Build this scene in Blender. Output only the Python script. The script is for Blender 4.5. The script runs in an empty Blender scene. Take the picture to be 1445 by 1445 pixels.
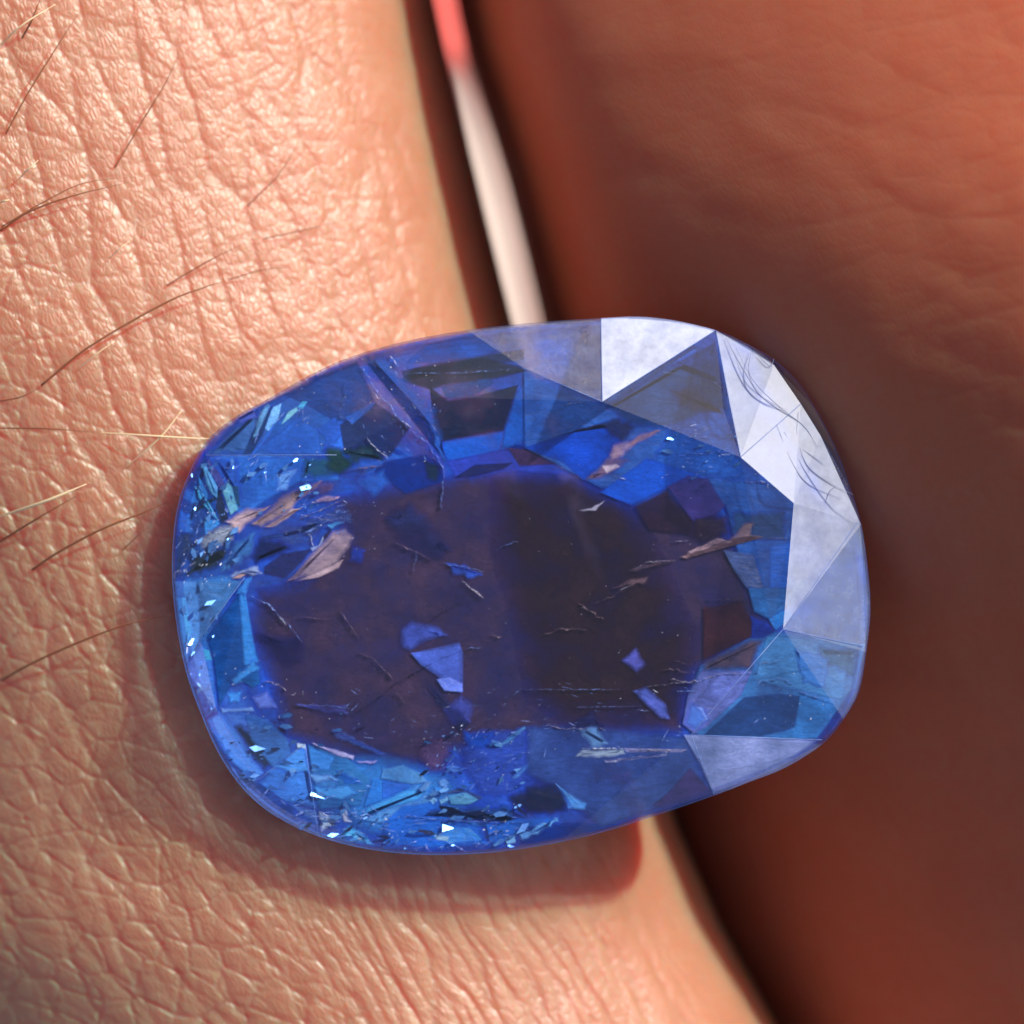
import bpy, bmesh, math, random
import numpy as np
from mathutils import Vector
rnd = random.Random(7)
nrg = np.random.RandomState(11)
sc = bpy.context.scene
C = sc.collection
R = math.radians
# 1 unit = 1 mm
sc.unit_settings.scale_length = 0.001

# ---------------------------------------------------------------- camera
CAM_D = 80.0
cam_d = bpy.data.cameras.new("camera"); cam = bpy.data.objects.new("camera", cam_d); C.objects.link(cam)
cam.location = (0, 0, CAM_D + 0.7)
cam_d.sensor_width = 36.0
cam_d.lens = 36.0 * CAM_D / 14.45
cam_d.clip_start = 1.0; cam_d.clip_end = 600.0
cam_d.dof.use_dof = True
cam_d.dof.focus_distance = CAM_D
cam_d.dof.aperture_fstop = 0.001 * cam_d.lens / 2.4
cam_d.dof.aperture_blades = 0
sc.camera = cam
CZ = CAM_D + 0.7

# ---------------------------------------------------------------- world and sun
SUN = Vector((0.62, 0.52, 0.58)).normalized()
elev = math.asin(SUN.z); azim = math.atan2(SUN.x, SUN.y)
w = bpy.data.worlds.new("World"); sc.world = w; w.use_nodes = True
nt = w.node_tree
bg = nt.nodes["Background"]
sky = nt.nodes.new("ShaderNodeTexSky"); sky.sky_type = 'NISHITA'; sky.sun_disc = False
sky.ozone_density = 0.4; sky.dust_density = 3.0; sky.sun_elevation = elev; sky.sun_rotation = azim
nt.links.new(sky.outputs[0], bg.inputs[0]); bg.inputs[1].default_value = 0.095
sd = bpy.data.lights.new("sun", 'SUN'); sd.energy = 4.3; sd.angle = R(1.6); sd.color = (1.0, 0.94, 0.87)
so = bpy.data.objects.new("sun", sd); C.objects.link(so)
so.rotation_euler = (-SUN).to_track_quat('-Z', 'Y').to_euler()
so.location = SUN * 60
sc.view_settings.view_transform = 'Standard'; sc.view_settings.look = 'None'
sc.view_settings.exposure = 0.25; sc.view_settings.gamma = 1.0
sc.cycles.max_bounces = 10; sc.cycles.transparent_max_bounces = 24
sc.cycles.sample_clamp_indirect = 6.0
sc.cycles.use_denoising = True

# ---------------------------------------------------------------- helpers
def at(px, py, z=0.0):
    """photo pixel -> point at height z"""
    k = (CZ - z) / CAM_D
    return Vector(((px - 722.5) / 100.0 * k, (722.5 - py) / 100.0 * k, z))
def lin(c, k=1.0):
    out = []
    for v in c[:3]:
        v = v / 255.0
        v = v / 12.92 if v <= 0.04045 else ((v + 0.055) / 1.055) ** 2.4
        out.append(v * k)
    m = max(out)
    if m > .92: out = [v * .92 / m for v in out]
    return (*out, 1.0)
def link(name, me, parent=None, mat=None):
    o = bpy.data.objects.new(name, me); C.objects.link(o)
    if mat: me.materials.append(mat)
    if parent: o.parent = parent
    return o
def mesh(name, vs, fs, smooth=False):
    me = bpy.data.meshes.new(name)
    me.from_pydata([tuple(v) for v in vs], [], fs); me.update()
    if smooth: me.polygons.foreach_set("use_smooth", [True] * len(me.polygons))
    return me
class N:
    """tiny node tree writer"""
    def __init__(s, name):
        s.m = bpy.data.materials.new(name); s.m.use_nodes = True; s.t = s.m.node_tree
        s.t.nodes.clear(); s.out = s.t.nodes.new("ShaderNodeOutputMaterial")
    def n(s, typ, ins=None, **kw):
        nd = s.t.nodes.new(typ)
        for k, v in kw.items(): setattr(nd, k, v)
        for k, v in (ins or {}).items():
            if isinstance(v, bpy.types.NodeSocket): s.t.links.new(v, nd.inputs[k])
            else: nd.inputs[k].default_value = v
        return nd
    def math(s, op, a, b=0.0, clamp=False):
        nd = s.n("ShaderNodeMath", {0: a, 1: b}, operation=op); nd.use_clamp = clamp
        return nd.outputs[0]
    def mix(s, f, a, b, typ='MIX'):
        nd = s.t.nodes.new("ShaderNodeMix"); nd.data_type = 'RGBA'; nd.blend_type = typ
        for i, v in ((0, f), (6, a), (7, b)):
            if isinstance(v, bpy.types.NodeSocket): s.t.links.new(v, nd.inputs[i])
            else: nd.inputs[i].default_value = v
        return nd.outputs[2]
    def ramp(s, f, stops):
        nd = s.n("ShaderNodeValToRGB", {0: f}); cr = nd.color_ramp
        while len(cr.elements) < len(stops): cr.elements.new(0.5)
        for e, (p, c) in zip(cr.elements, stops):
            e.position = p; e.color = c if len(c) == 4 else (*c, 1)
        return nd.outputs[0]
    def coords(s, rot=0.0, scale=(1, 1, 1), off=(0, 0, 0)):
        tc = s.n("ShaderNodeTexCoord")
        mp = s.n("ShaderNodeMapping", {0: tc.outputs["Object"], 1: off, 2: (0, 0, rot), 3: scale})
        return mp.outputs[0]
    def surf(s, sh): s.t.links.new(sh, s.out.inputs[0]); return s.m

# ---------------------------------------------------------------- numpy noise
def vnoise(x, y, seed):
    r = np.random.RandomState(seed); T = r.rand(256, 256)
    xi = np.floor(x).astype(int); yi = np.floor(y).astype(int); fx = x - xi; fy = y - yi
    fx = fx * fx * (3 - 2 * fx); fy = fy * fy * (3 - 2 * fy)
    a = T[xi & 255, yi & 255]; b = T[(xi + 1) & 255, yi & 255]
    c = T[xi & 255, (yi + 1) & 255]; d = T[(xi + 1) & 255, (yi + 1) & 255]
    return (a * (1 - fx) + b * fx) * (1 - fy) + (c * (1 - fx) + d * fx) * fy - 0.5
def fbm(x, y, seed, oct=3):
    s = 0; a = 1.0
    for i in range(oct):
        s = s + a * vnoise(x * 2 ** i + 17.3 * i, y * 2 ** i + 5.1 * i, seed + i); a *= 0.5
    return s
def vedge(x, y, seed, jit=0.85):
    """distance to the nearest cell border (F2-F1) and a random value per cell"""
    r = np.random.RandomState(seed); J = r.rand(256, 256, 3)
    xi = np.floor(x).astype(int); yi = np.floor(y).astype(int)
    f1 = np.full(x.shape, 9.0); f2 = np.full(x.shape, 9.0); cid = np.zeros(x.shape)
    for dx in (-1, 0, 1):
        for dy in (-1, 0, 1):
            j = J[(xi + dx) & 255, (yi + dy) & 255]
            d = np.hypot(xi + dx + 0.5 + (j[..., 0] - .5) * jit - x, yi + dy + 0.5 + (j[..., 1] - .5) * jit - y)
            near = d < f1
            f2 = np.where(near, f1, np.minimum(f2, d)); cid = np.where(near, j[..., 2], cid); f1 = np.where(near, d, f1)
    return f2 - f1, cid

# ---------------------------------------------------------------- the hand: two fingers of one skin
CREASE_L = [(-900, 520), (-300, 560), (0, 612), (75, 628), (250, 672), (450, 722), (650, 785), (800, 835), (1000, 900), (1170, 955), (1300, 1012), (1445, 1092), (1800, 1300), (2400, 1650)]
GAPW = [(-900, 36), (0, 32), (75, 32), (160, 38), (250, 43), (350, 43), (450, 42), (600, 32), (760, 12), (850, 4), (2400, 4)]
def interp(tab, y): return np.interp(y, [t[0] for t in tab], [t[1] for t in tab])
def left_profile(d, py):
    a = 9.6; b = 5.2
    t = np.clip((a - d) / a, -1.2, 1)
    z = b * (np.maximum(1 - np.maximum(t, 0) ** 2.5, 0.0) ** .4 - 1)
    z = np.where(d > a, -0.5 * ((d - a) / 6) ** 2, z)
    return z - 0.05
def left_tilt(px, py):
    """broad form of the finger: bends away towards the bottom, with a knuckle fold"""
    d = np.maximum((interp(CREASE_L, py) - px) / 100.0, 0)
    z = -0.0005 * np.maximum(py - 480, 0) - .037 * np.clip((np.asarray(py) - 350) / 550, 0, 1) * np.maximum(d - 4.2, 0) ** 2
    z = z + 0.25 * np.exp(-((px - 60) / 240) ** 2 - ((py - 1330) / 130) ** 2)
    z = z + .85 * np.exp(-((px - 700) / 250) ** 2 - ((py - 1150) / 120) ** 2) + .28 * np.exp(-((px - 310) / 130) ** 2 - ((py - 1040) / 150) ** 2)
    return z
def right_profile(e, py):
    sm = lambda a, b_, lo, hi: lo + (hi - lo) * (lambda t: t * t * (3 - 2 * t))(np.clip((py - a) / (b_ - a), 0, 1))
    steep = sm(200, 1300, 4.5, .8)
    slope = sm(-500, 1000, .48, 1.08)
    z = -6.4 + steep * (1 - np.exp(-e / 0.35)) + 6.2 * slope / .8 * np.tanh(e * .95 / 6.2 * .8)
    z = z - 1.5 * (1 - np.sqrt(np.clip(1 - (np.maximum(e - 8.5, 0) / 3.01) ** 2, 0, 1)))
    return z
rows = np.concatenate([np.linspace(-700, -70, 26), np.arange(-60, 1510, 2.7), np.linspace(1520, 2200, 26)])
du = np.concatenate([np.linspace(0, 1, 60) ** 1.8 * 1.5, np.arange(1.53, 11.6, 0.029), np.linspace(11.9, 17, 14)])[::-1]
eu = np.concatenate([np.linspace(0, 1, 40) ** 1.6 * 1.0, np.arange(1.04, 8.6, 0.05), np.linspace(8.8, 11.5, 26)])
PY, D = np.meshgrid(rows, du, indexing='ij')
PYr, E = np.meshgrid(rows, eu, indexing='ij')
def relief_left(d, py):
    v = py / 100.0
    u = d + 0.10 * fbm(d * .7, v * .5, 3)
    # furrows follow the finger's side, fanning out under the stone
    uu = u + 0.13 * fbm(u * 1.3, v * 1.3, 21)
    e1, c1 = vedge(uu / 0.62, v / 2.3 + 0.2 * uu, 31)
    e2, c2 = vedge((uu + .35 * v) / 0.40 + .3 * fbm(u * 3, v * 3, 5), (v - .25 * uu) / 0.36, 41)
    e3, c3 = vedge(uu / 0.15 + .5 * fbm(u * 7, v * 7, 6), v / 0.15, 51)
    e4, c4 = vedge((uu - .8 * v) / 0.62, (v + .6 * uu) / 0.62, 61)
    val = lambda e, wd: 1 - np.exp(-(e / wd) ** 1.3)
    low = np.clip((py - 1000) / 250, 0, 1)      # fine long pleats under the stone
    e5, c5 = vedge(uu / 0.26 + .4 * fbm(u * 2, v * 1.5, 71), v / 1.6, 72)
    leftish = np.clip((d - 5.0) / 2.0, 0, 1)
    h = 0.048 * val(e1, .16) * (1 - .2 * low)
    h = h + (0.018 + .006 * leftish) * val(e2, .14) * (1 - .75 * low * np.clip((6 - d) / 2, 0, 1))
    h = h + 0.004 * val(e3, .2) + 0.048 * val(e4, .05) * leftish
    h = h + 0.045 * low * val(e5, .22) * np.clip((7.0 - d) / 2, 0, 1)
    h = h + 0.012 * (c1 - .5) + 0.012 * (c2 - .5) + 0.06 * fbm(u * 1.1, v * 1.1, 9) + .006 * fbm(u * 9, v * 9, 14, 2)
    return .62 * h * np.clip(d / 1.2, .15, 1)
def relief_right(e, py):
    v = py / 100.0
    r = np.clip((e - 2.0) / 4, 0, 1)
    t, _ = vedge(e / 2.6 + .4 * fbm(e * .5, v * .5, 90), (v + .22 * e) / 0.75, 91)
    h = 0.016 * (1 - np.exp(-(t / .2) ** 1.2)) * r + .07 * fbm(e * .5, v * .8, 95)
    t2, _ = vedge(e / .5, (v + .3 * e) / 0.3, 96)
    return h + 0.006 * (1 - np.exp(-t2 / .2)) * (.4 + .6 * r)
def skin_z(px, py):
    """height of the near finger at a photo position (base form only)"""
    d = np.maximum((interp(CREASE_L, py) - px) / 100.0, 0)
    return float(left_profile(d, py) + left_tilt(px, py))
def build_hand():
    XL0 = interp(CREASE_L, PY)
    pxl = XL0 - D * 100
    ZL = left_profile(D, PY) + left_tilt(pxl, PY)
    hL = relief_left(D, PY)
    # push relief mostly upwards, sideways on the flank
    flank = np.exp(-D / 0.9)
    ZL = ZL + hL * (1 - flank * .6); XL = (pxl - 722.5) / 100 + hL * flank * .8
    YL = (722.5 - PY) / 100
    XR0 = interp(CREASE_L, PYr) + interp(GAPW, PYr)
    pxr = XR0 + E * 100
    ZR = right_profile(E, PYr) + relief_right(E, PYr)
    XR = (pxr - 722.5) / 100; YR = (722.5 - PYr) / 100
    nr = len(rows); nl = len(du); ne = len(eu)
    # perspective: positions are laid out for z = 0.7, widen with depth
    def persp(X, Y, Z):
        k = (CZ - Z) / CAM_D
        return X * k, Y * k, Z
    XL, YL, ZL = persp(XL, YL, ZL); XR, YR, ZR = persp(XR, YR, ZR)
    V = np.concatenate([np.stack([XL, YL, ZL], -1).reshape(-1, 3), np.stack([XR, YR, ZR], -1).reshape(-1, 3)])
    offR = nr * nl
    def quads(n_r, n_c, off):
        i = np.arange(n_r - 1)[:, None]; j = np.arange(n_c - 1)[None, :]
        a = off + i * n_c + j
        return np.stack([a, a + n_c, a + n_c + 1, a + 1], -1).reshape(-1, 4)
    F = [quads(nr, nl, 0), quads(nr, ne, offR)]
    # undersides: border columns only, closed all round
    ZB = -9.5
    iL0 = np.arange(nr) * nl; iL1 = iL0 + nl - 1; iR0 = offR + np.arange(nr) * ne; iR1 = iR0 + ne - 1
    nb = len(V); low = []
    for idx, dz in ((iL0, ZB), (iL1, ZB), (iR0, ZB), (iR1, ZB)):
        b = V[idx].copy(); b[:, 2] = dz; low.append(b)
    V = np.concatenate([V] + low)
    bL0 = nb + np.arange(nr); bL1 = bL0 + nr; bR0 = bL1 + nr; bR1 = bR0 + nr
    def strip(a, b):  # quads between two index columns
        return np.stack([a[:-1], b[:-1], b[1:], a[1:]], -1)
    F += [strip(iL0, bL0), strip(bL0, bL1), strip(bR0, bR1), strip(bR1, iR1)]
    # gap: open between the web at the top and where the fingers touch under the stone
    opened = (rows[:-1] > -400) & (rows[:-1] < 860)
    wallL = strip(bL1, iL1); wallR = strip(iR0, bR0)
    webT = strip(iL1, iR0); webB = strip(bL1, bR0)
    F += [wallL[opened], wallR[opened], webT[~opened], webB[~opened]]
    me = bpy.data.meshes.new("hand")
    F = np.concatenate(F)
    # front/back closing faces (long sides of the end rows) as n-gons
    me.from_pydata(V.tolist(), [], F.tolist() + [
        list(range(0, nl)) + [bL1[0], bL0[0]],
        list(range(offR, offR + ne)) + [bR1[0], bR0[0]]])
    me.update()
    bm = bmesh.new(); bm.from_mesh(me); bmesh.ops.recalc_face_normals(bm, faces=bm.faces); bm.to_mesh(me); bm.free()
    me.polygons.foreach_set("use_smooth", [True] * len(me.polygons))
    at_ = me.attributes.new("flow", 'FLOAT_VECTOR', 'POINT')
    fl = np.zeros((len(V), 3), dtype=np.float32)
    fl[:nr * nl, 0] = D.ravel(); fl[:nr * nl, 1] = PY.ravel() / 100
    fl[offR:offR + nr * ne, 0] = -E.ravel(); fl[offR:offR + nr * ne, 1] = PYr.ravel() / 100
    at_.data.foreach_set("vector", fl.ravel())
    return me

def skin_material():
    b = N("skin")
    fl = b.n("ShaderNodeAttribute", attribute_name="flow").outputs["Vector"]
    st = b.n("ShaderNodeMapping", {0: fl, 3: (1.0, .55, 1)}).outputs[0]
    n1 = b.n("ShaderNodeTexNoise", {"Vector": st, "Scale": 1.1, "Detail": 4.0, "Roughness": .6}).outputs[0]
    n2 = b.n("ShaderNodeTexNoise", {"Vector": fl, "Scale": 7.0, "Detail": 5.0, "Roughness": .65}).outputs[0]
    col = b.mix(n1, lin((190, 122, 88), .80), lin((216, 166, 134), .80))
    blotch = b.ramp(n2, [(.35, (0, 0, 0)), (.7, (1, 1, 1))])
    col = b.mix(b.math('MULTIPLY', blotch, .35), col, lin((206, 118, 88), .8))
    # fine relief
    v1 = b.n("ShaderNodeTexVoronoi", {"Vector": st, "Scale": 13.0, "Randomness": 1.0}, feature='DISTANCE_TO_EDGE').outputs["Distance"]
    v1 = b.math('POWER', b.math('MULTIPLY', v1, 4.0, True), .6)
    n3 = b.n("ShaderNodeTexNoise", {"Vector": b.n("ShaderNodeMapping", {0: fl, 3: (1.4, .6, 1)}).outputs[0], "Scale": 22.0, "Detail": 6.0, "Roughness": .7}).outputs[0]
    isl = b.math('GREATER_THAN', b.n("ShaderNodeSeparateXYZ", {0: fl}).outputs[0], 0.0)
    bs = b.math('MULTIPLY_ADD', isl, .24); bs.node.inputs[2].default_value = .08
    spv = b.math('MULTIPLY_ADD', isl, .6); spv.node.inputs[2].default_value = .15
    col = b.mix(b.math('MULTIPLY', b.math('SUBTRACT', 1.0, isl), .55), col, lin((200, 84, 56), .85))   # far finger's warm shade put into its colour as a redder skin
    bm1 = b.n("ShaderNodeBump", {"Strength": bs, "Distance": .02, "Height": v1}).outputs[0]
    bm2 = b.n("ShaderNodeBump", {"Strength": bs, "Distance": .014, "Height": n3, "Normal": bm1}).outputs[0]
    p = b.n("ShaderNodeBsdfPrincipled", {"Base Color": col, "Roughness": .41, "Normal": bm2,
            "Subsurface Weight": 1.0, "Subsurface Radius": (4.0, .26, .11), "Subsurface Scale": 0.75,
            "Specular IOR Level": spv, "Coat Weight": 0.0})
    return b.surf(p.outputs[0])
SKIN = skin_material()
hand = link("hand", build_hand(), None, SKIN)
hand["label"] = "tanned creased skin of two fingers side by side holding the blue stone between them"
hand["category"] = "hand"

# ---------------------------------------------------------------- backdrop below the gap
b = N("pale_ground")
n1 = b.n("ShaderNodeTexNoise", {"Vector": b.coords(), "Scale": .25, "Detail": 5.0}).outputs[0]
col = b.mix(n1, lin((222, 214, 202)), lin((238, 231, 220)))
PALE = b.surf(b.n("ShaderNodeBsdfPrincipled", {"Base Color": col, "Roughness": .8}).outputs[0])
bgm = mesh("background", [(-120, -120, -26), (120, -120, -26), (120, 120, -26), (-120, 120, -26)], [(0, 1, 2, 3)])
bgo = link("background", bgm, None, PALE); bgo["kind"] = "structure"

# coral cloth lying on the pale ground far below the gap
def cloth_mesh():
    pts = [at(*p, -25.7) for p in [(560, 70), (625, 76), (665, 90), (712, 190), (745, 300), (766, 400), (780, 470), (800, 560), (1000, 600), (1500, 300), (1500, -500), (300, -500), (380, -50)]]
    vs = list(pts) + [p + Vector((0, 0, -.25)) for p in pts]; n = len(pts)
    fs = [tuple(range(n))] + [(i, i + n, (i + 1) % n + n, (i + 1) % n) for i in range(n)] + [tuple(range(2 * n - 1, n - 1, -1))]
    return mesh("coral_cloth", vs, fs)
b = N("coral"); n1 = b.n("ShaderNodeTexNoise", {"Vector": b.coords(), "Scale": 1.5}).outputs[0]
co = link("coral_cloth", cloth_mesh(), None, b.surf(b.n("ShaderNodeBsdfPrincipled", {"Base Color": b.mix(n1, lin((222, 92, 88)), lin((236, 118, 108))), "Roughness": .9}).outputs[0]))
co["label"] = "out of focus coral pink cloth glimpsed through the top of the gap between the fingers"; co["category"] = "cloth"

# ---------------------------------------------------------------- hairs on the near finger
def tube(pts, radii, seg=6):
    vs = []; fs = []
    for i, p in enumerate(pts):
        a = pts[max(i - 1, 0)]; c = pts[min(i + 1, len(pts) - 1)]
        t = (c - a).normalized(); u = t.cross(Vector((0, 0, 1))).normalized(); v = u.cross(t)
        for k in range(seg):
            an = 2 * math.pi * k / seg
            vs.append(p + (u * math.cos(an) + v * math.sin(an)) * radii[i])
    for i in range(len(pts) - 1):
        for k in range(seg):
            fs.append((i * seg + k, i * seg + (k + 1) % seg, (i + 1) * seg + (k + 1) % seg, (i + 1) * seg + k))
    fs.append(tuple(range(seg - 1, -1, -1))); fs.append(tuple(range((len(pts) - 1) * seg, len(pts) * seg)))
    return vs, fs
def smooth_line(pts, per=8):
    P = [pts[0] * 2 - pts[1]] + pts + [pts[-1] * 2 - pts[-2]]
    out = []
    for i in range(1, len(P) - 2):
        for k in range(per):
            t = k / per
            out.append(0.5 * ((2 * P[i]) + (P[i + 1] - P[i - 1]) * t + (2 * P[i - 1] - 5 * P[i] + 4 * P[i + 1] - P[i + 2]) * t * t
                              + (3 * P[i] - P[i - 1] - 3 * P[i + 1] + P[i + 2]) * t ** 3))
    out.append(P[-2]); return out
def hair_material(name, c1, rough, spec):
    b = N(name)
    n1 = b.n("ShaderNodeTexNoise", {"Vector": b.coords(), "Scale": 1.5}).outputs[0]
    return b.surf(b.n("ShaderNodeBsdfPrincipled", {"Base Color": b.mix(n1, lin(c1), lin(c1, 1.5)), "Roughness": rough, "Specular IOR Level": spec}).outputs[0])
HB = hair_material("brown_hair", (120, 70, 44), .3, .6)
HP = hair_material("sun_glint_hair", (246, 222, 176), .3, 1.0)  # pale colour stands in for sun glinting on the hair
HAIRS = [  # points, root radius, lift, pale
    ([(58, 544), (125, 490), (232, 428), (290, 405), (316, 397)], 1.5, .5, 0),
    ([(0, 326), (41, 299), (104, 276), (191, 255)], 1.5, .4, 0), ([(2, 320), (60, 286), (120, 258), (200, 249)], .8, .5, 0),
    ([(8, 189), (41, 129), (83, 62), (112, 17)], 1.1, .4, 0), ([(162, 237), (199, 174), (232, 120), (253, 75)], 1.1, .3, 0),
    ([(31, 54), (45, 28), (60, -10)], 1.5, .4, 0), ([(-5, 70), (29, 37), (78, 6)], .9, .8, 1),
    ([(25, 255), (54, 226)], .9, .5, 1), ([(-5, 289), (14, 282)], 1.0, .5, 1),
    ([(235, 403), (291, 370), (345, 343)], 1.0, .3, 0), ([(372, 337), (440, 322), (498, 307)], .8, .4, 0),
    ([(324, 394), (374, 380), (411, 378)], .7, .4, 0), ([(349, 291), (394, 245), (424, 195)], .8, .4, 0),
    ([(-5, 567), (30, 560), (58, 546)], .9, .3, 0),
    ([(-5, 604), (69, 605), (149, 611)], 1.0, .5, 0), ([(135, 610), (200, 614), (263, 618), (298, 619)], .9, .7, 1),
    ([(-5, 730), (62, 708), (122, 683)], 1.5, .8, 1), ([(-3, 766), (52, 732), (118, 694)], 1.5, .5, 0),
    ([(173, 663), (225, 618), (256, 580)], .8, .6, 1), ([(45, 804), (86, 777), (145, 746), (208, 721), (256, 699)], 1.7, .5, 0),
    ([(2, 960), (45, 936), (114, 905), (180, 881), (240, 868)], 1.7, .6, 0), ([(173, 777), (211, 742)], .7, .3, 0),
    ([(153, 366), (183, 340)], .6, .4, 1), ([(108, 523), (162, 481)], .6, .4, 1), ([(316, 397), (318, 396)], .5, .4, 1),
]
for k, (pp, rad, lift, pale) in enumerate(HAIRS):
    if len(pp) == 2: pp = [pp[0], ((pp[0][0] + pp[1][0]) / 2, (pp[0][1] + pp[1][1]) / 2 - 1.5), pp[1]]
    if math.dist(pp[0], pp[-1]) < 5: continue
    n = len(pp); P3 = []
    for i, (x, y) in enumerate(pp):
        t = i / (n - 1)
        P3.append(at(x, y, skin_z(x, y) + .10 + lift * .55 * math.sin(min(t * 1.3, 1) * 1.6)))
    line = smooth_line(P3)
    m = len(line)
    rr = [rad / 100 * (1.0 if i < m * .5 else max(.15, 1 - (i / (m - 1) - .5) * 1.7)) for i in range(m)]
    if pale: rr = [1.4 * rad / 100 * max(.2, math.sin(math.pi * (.12 + .8 * i / (m - 1)))) for i in range(m)]
    vs, fs = tube(line, rr)
    o = link("hair", mesh("hair", vs, fs, True), hand, HP if pale else HB)
    if pale: o["label"] = "hair with sun glint painted as pale colour"


# ---------------------------------------------------------------- the sapphire
OUT = [(848,449),(900,447),(950,452),(1010,466),(1055,486),(1095,510),(1130,545),(1155,585),(1180,635),(1200,690),(1215,740),(1224,800),(1228,860),(1222,920),(1212,975),(1190,1015),(1160,1050),(1108,1083),(1055,1104),(1008,1122),(938,1146),(864,1170),(790,1188),(700,1202),(605,1206),(520,1198),(450,1180),(390,1152),(345,1115),(310,1065),(285,1010),(262,945),(248,870),(243,800),(248,730),(262,680),(290,625),(330,590),(375,565),(440,528),(500,502),(580,480),(660,466),(750,456)]
ZG, ZT = 0.25, 1.0     # girdle and table heights
gem = bpy.data.objects.new("sapphire", None); C.objects.link(gem); gem.location = (0.1, -1.0, 0.0)
bpy.context.view_layer.update()
gem["label"] = "cushion cut blue sapphire with a violet centre and pale fractures, wedged between two fingers"; gem["category"] = "gemstone"
def gpart(name, me, mat, label=None):
    me.transform(__import__('mathutils').Matrix.Translation((-0.1, 1.0, 0.0)))
    o = link(name, me, gem, mat)
    if label: o["label"] = label
    return o
def glass(name, rough=.05, sheen_dust=0.0, reflection_scratch=0.0, spec=1.0, tint=(249, 251, 255), sheen_film=(206, 214, 240)):
    """polished face: light passes straight through, the surface reflects; worn faces are rougher, with reflected sky painted as a pale film"""
    b = N(name)
    co = b.coords()
    n1 = b.n("ShaderNodeTexNoise", {"Vector": co, "Scale": 5.0, "Detail": 8.0, "Roughness": .7}).outputs[0]
    n2 = b.n("ShaderNodeTexNoise", {"Vector": b.coords(.6, (1, .25, 1)), "Scale": 16.0, "Detail": 5.0, "Roughness": .8}).outputs[0]
    bump = b.n("ShaderNodeBump", {"Strength": .02 + .6 * reflection_scratch, "Distance": .02, "Height": n2}).outputs[0]
    rg = b.math('MULTIPLY_ADD', n1, .10) ; rg.node.inputs[2].default_value = max(rough - .05, .0)
    gl = b.n("ShaderNodeBsdfGlossy", {"Color": (spec, spec, spec, 1), "Roughness": rg, "Normal": bump}).outputs[0]
    tr = b.n("ShaderNodeBsdfTransparent", {"Color": lin(tint)}).outputs[0]
    lw = b.n("ShaderNodeLayerWeight", {"Blend": .5, "Normal": bump}).outputs["Facing"]
    fr = b.math('MULTIPLY_ADD', b.math('POWER', lw, 5.0), .92); fr.node.inputs[2].default_value = .077
    sh = b.n("ShaderNodeMixShader", {0: fr, 1: tr, 2: gl}).outputs[0]
    if sheen_dust > 0:
        df = b.n("ShaderNodeBsdfDiffuse", {"Color": lin(sheen_film, .85), "Normal": bump}).outputs[0]
        big = b.n("ShaderNodeTexNoise", {"Vector": co, "Scale": 1.3, "Detail": 2.0}).outputs[0]
        m = b.math('ADD', b.math('MULTIPLY_ADD', big, .35), b.math('MULTIPLY', n1, .62 if reflection_scratch < 1 else 1.2))
        for l_ in m.node.inputs[0].links: l_.from_node.inputs[2].default_value = .30
        m = b.math('MULTIPLY', b.math('POWER', m, 1.6 if reflection_scratch < 1 else 4.0), sheen_dust, True)
        sh = b.n("ShaderNodeMixShader", {0: m, 1: sh, 2: df}).outputs[0]
    return b.surf(sh)
G_POL = glass("polished_facet", .05, .0, .03)
G_POL2 = glass("worn_polish_facet", .06, .0, .06)
G_WHITE = glass("frosted_sheen_facet", .40, 1.15, .3)  # white of the film imitates sky and sun reflected by the face
G_WHITE2 = glass("frosted_sheen_facet_b", .48, .62, .3, .85, sheen_film=(206, 216, 242))
G_PALE = glass("hazy_sheen_facet", .42, .42, .3, .8, sheen_film=(172, 192, 230))
G_MILK = glass("milky_sheen_facet", .40, .26, .4, .8, sheen_film=(150, 172, 220))
G_DUST = glass("scratched_facet", .26, .06, 2.6)

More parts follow.
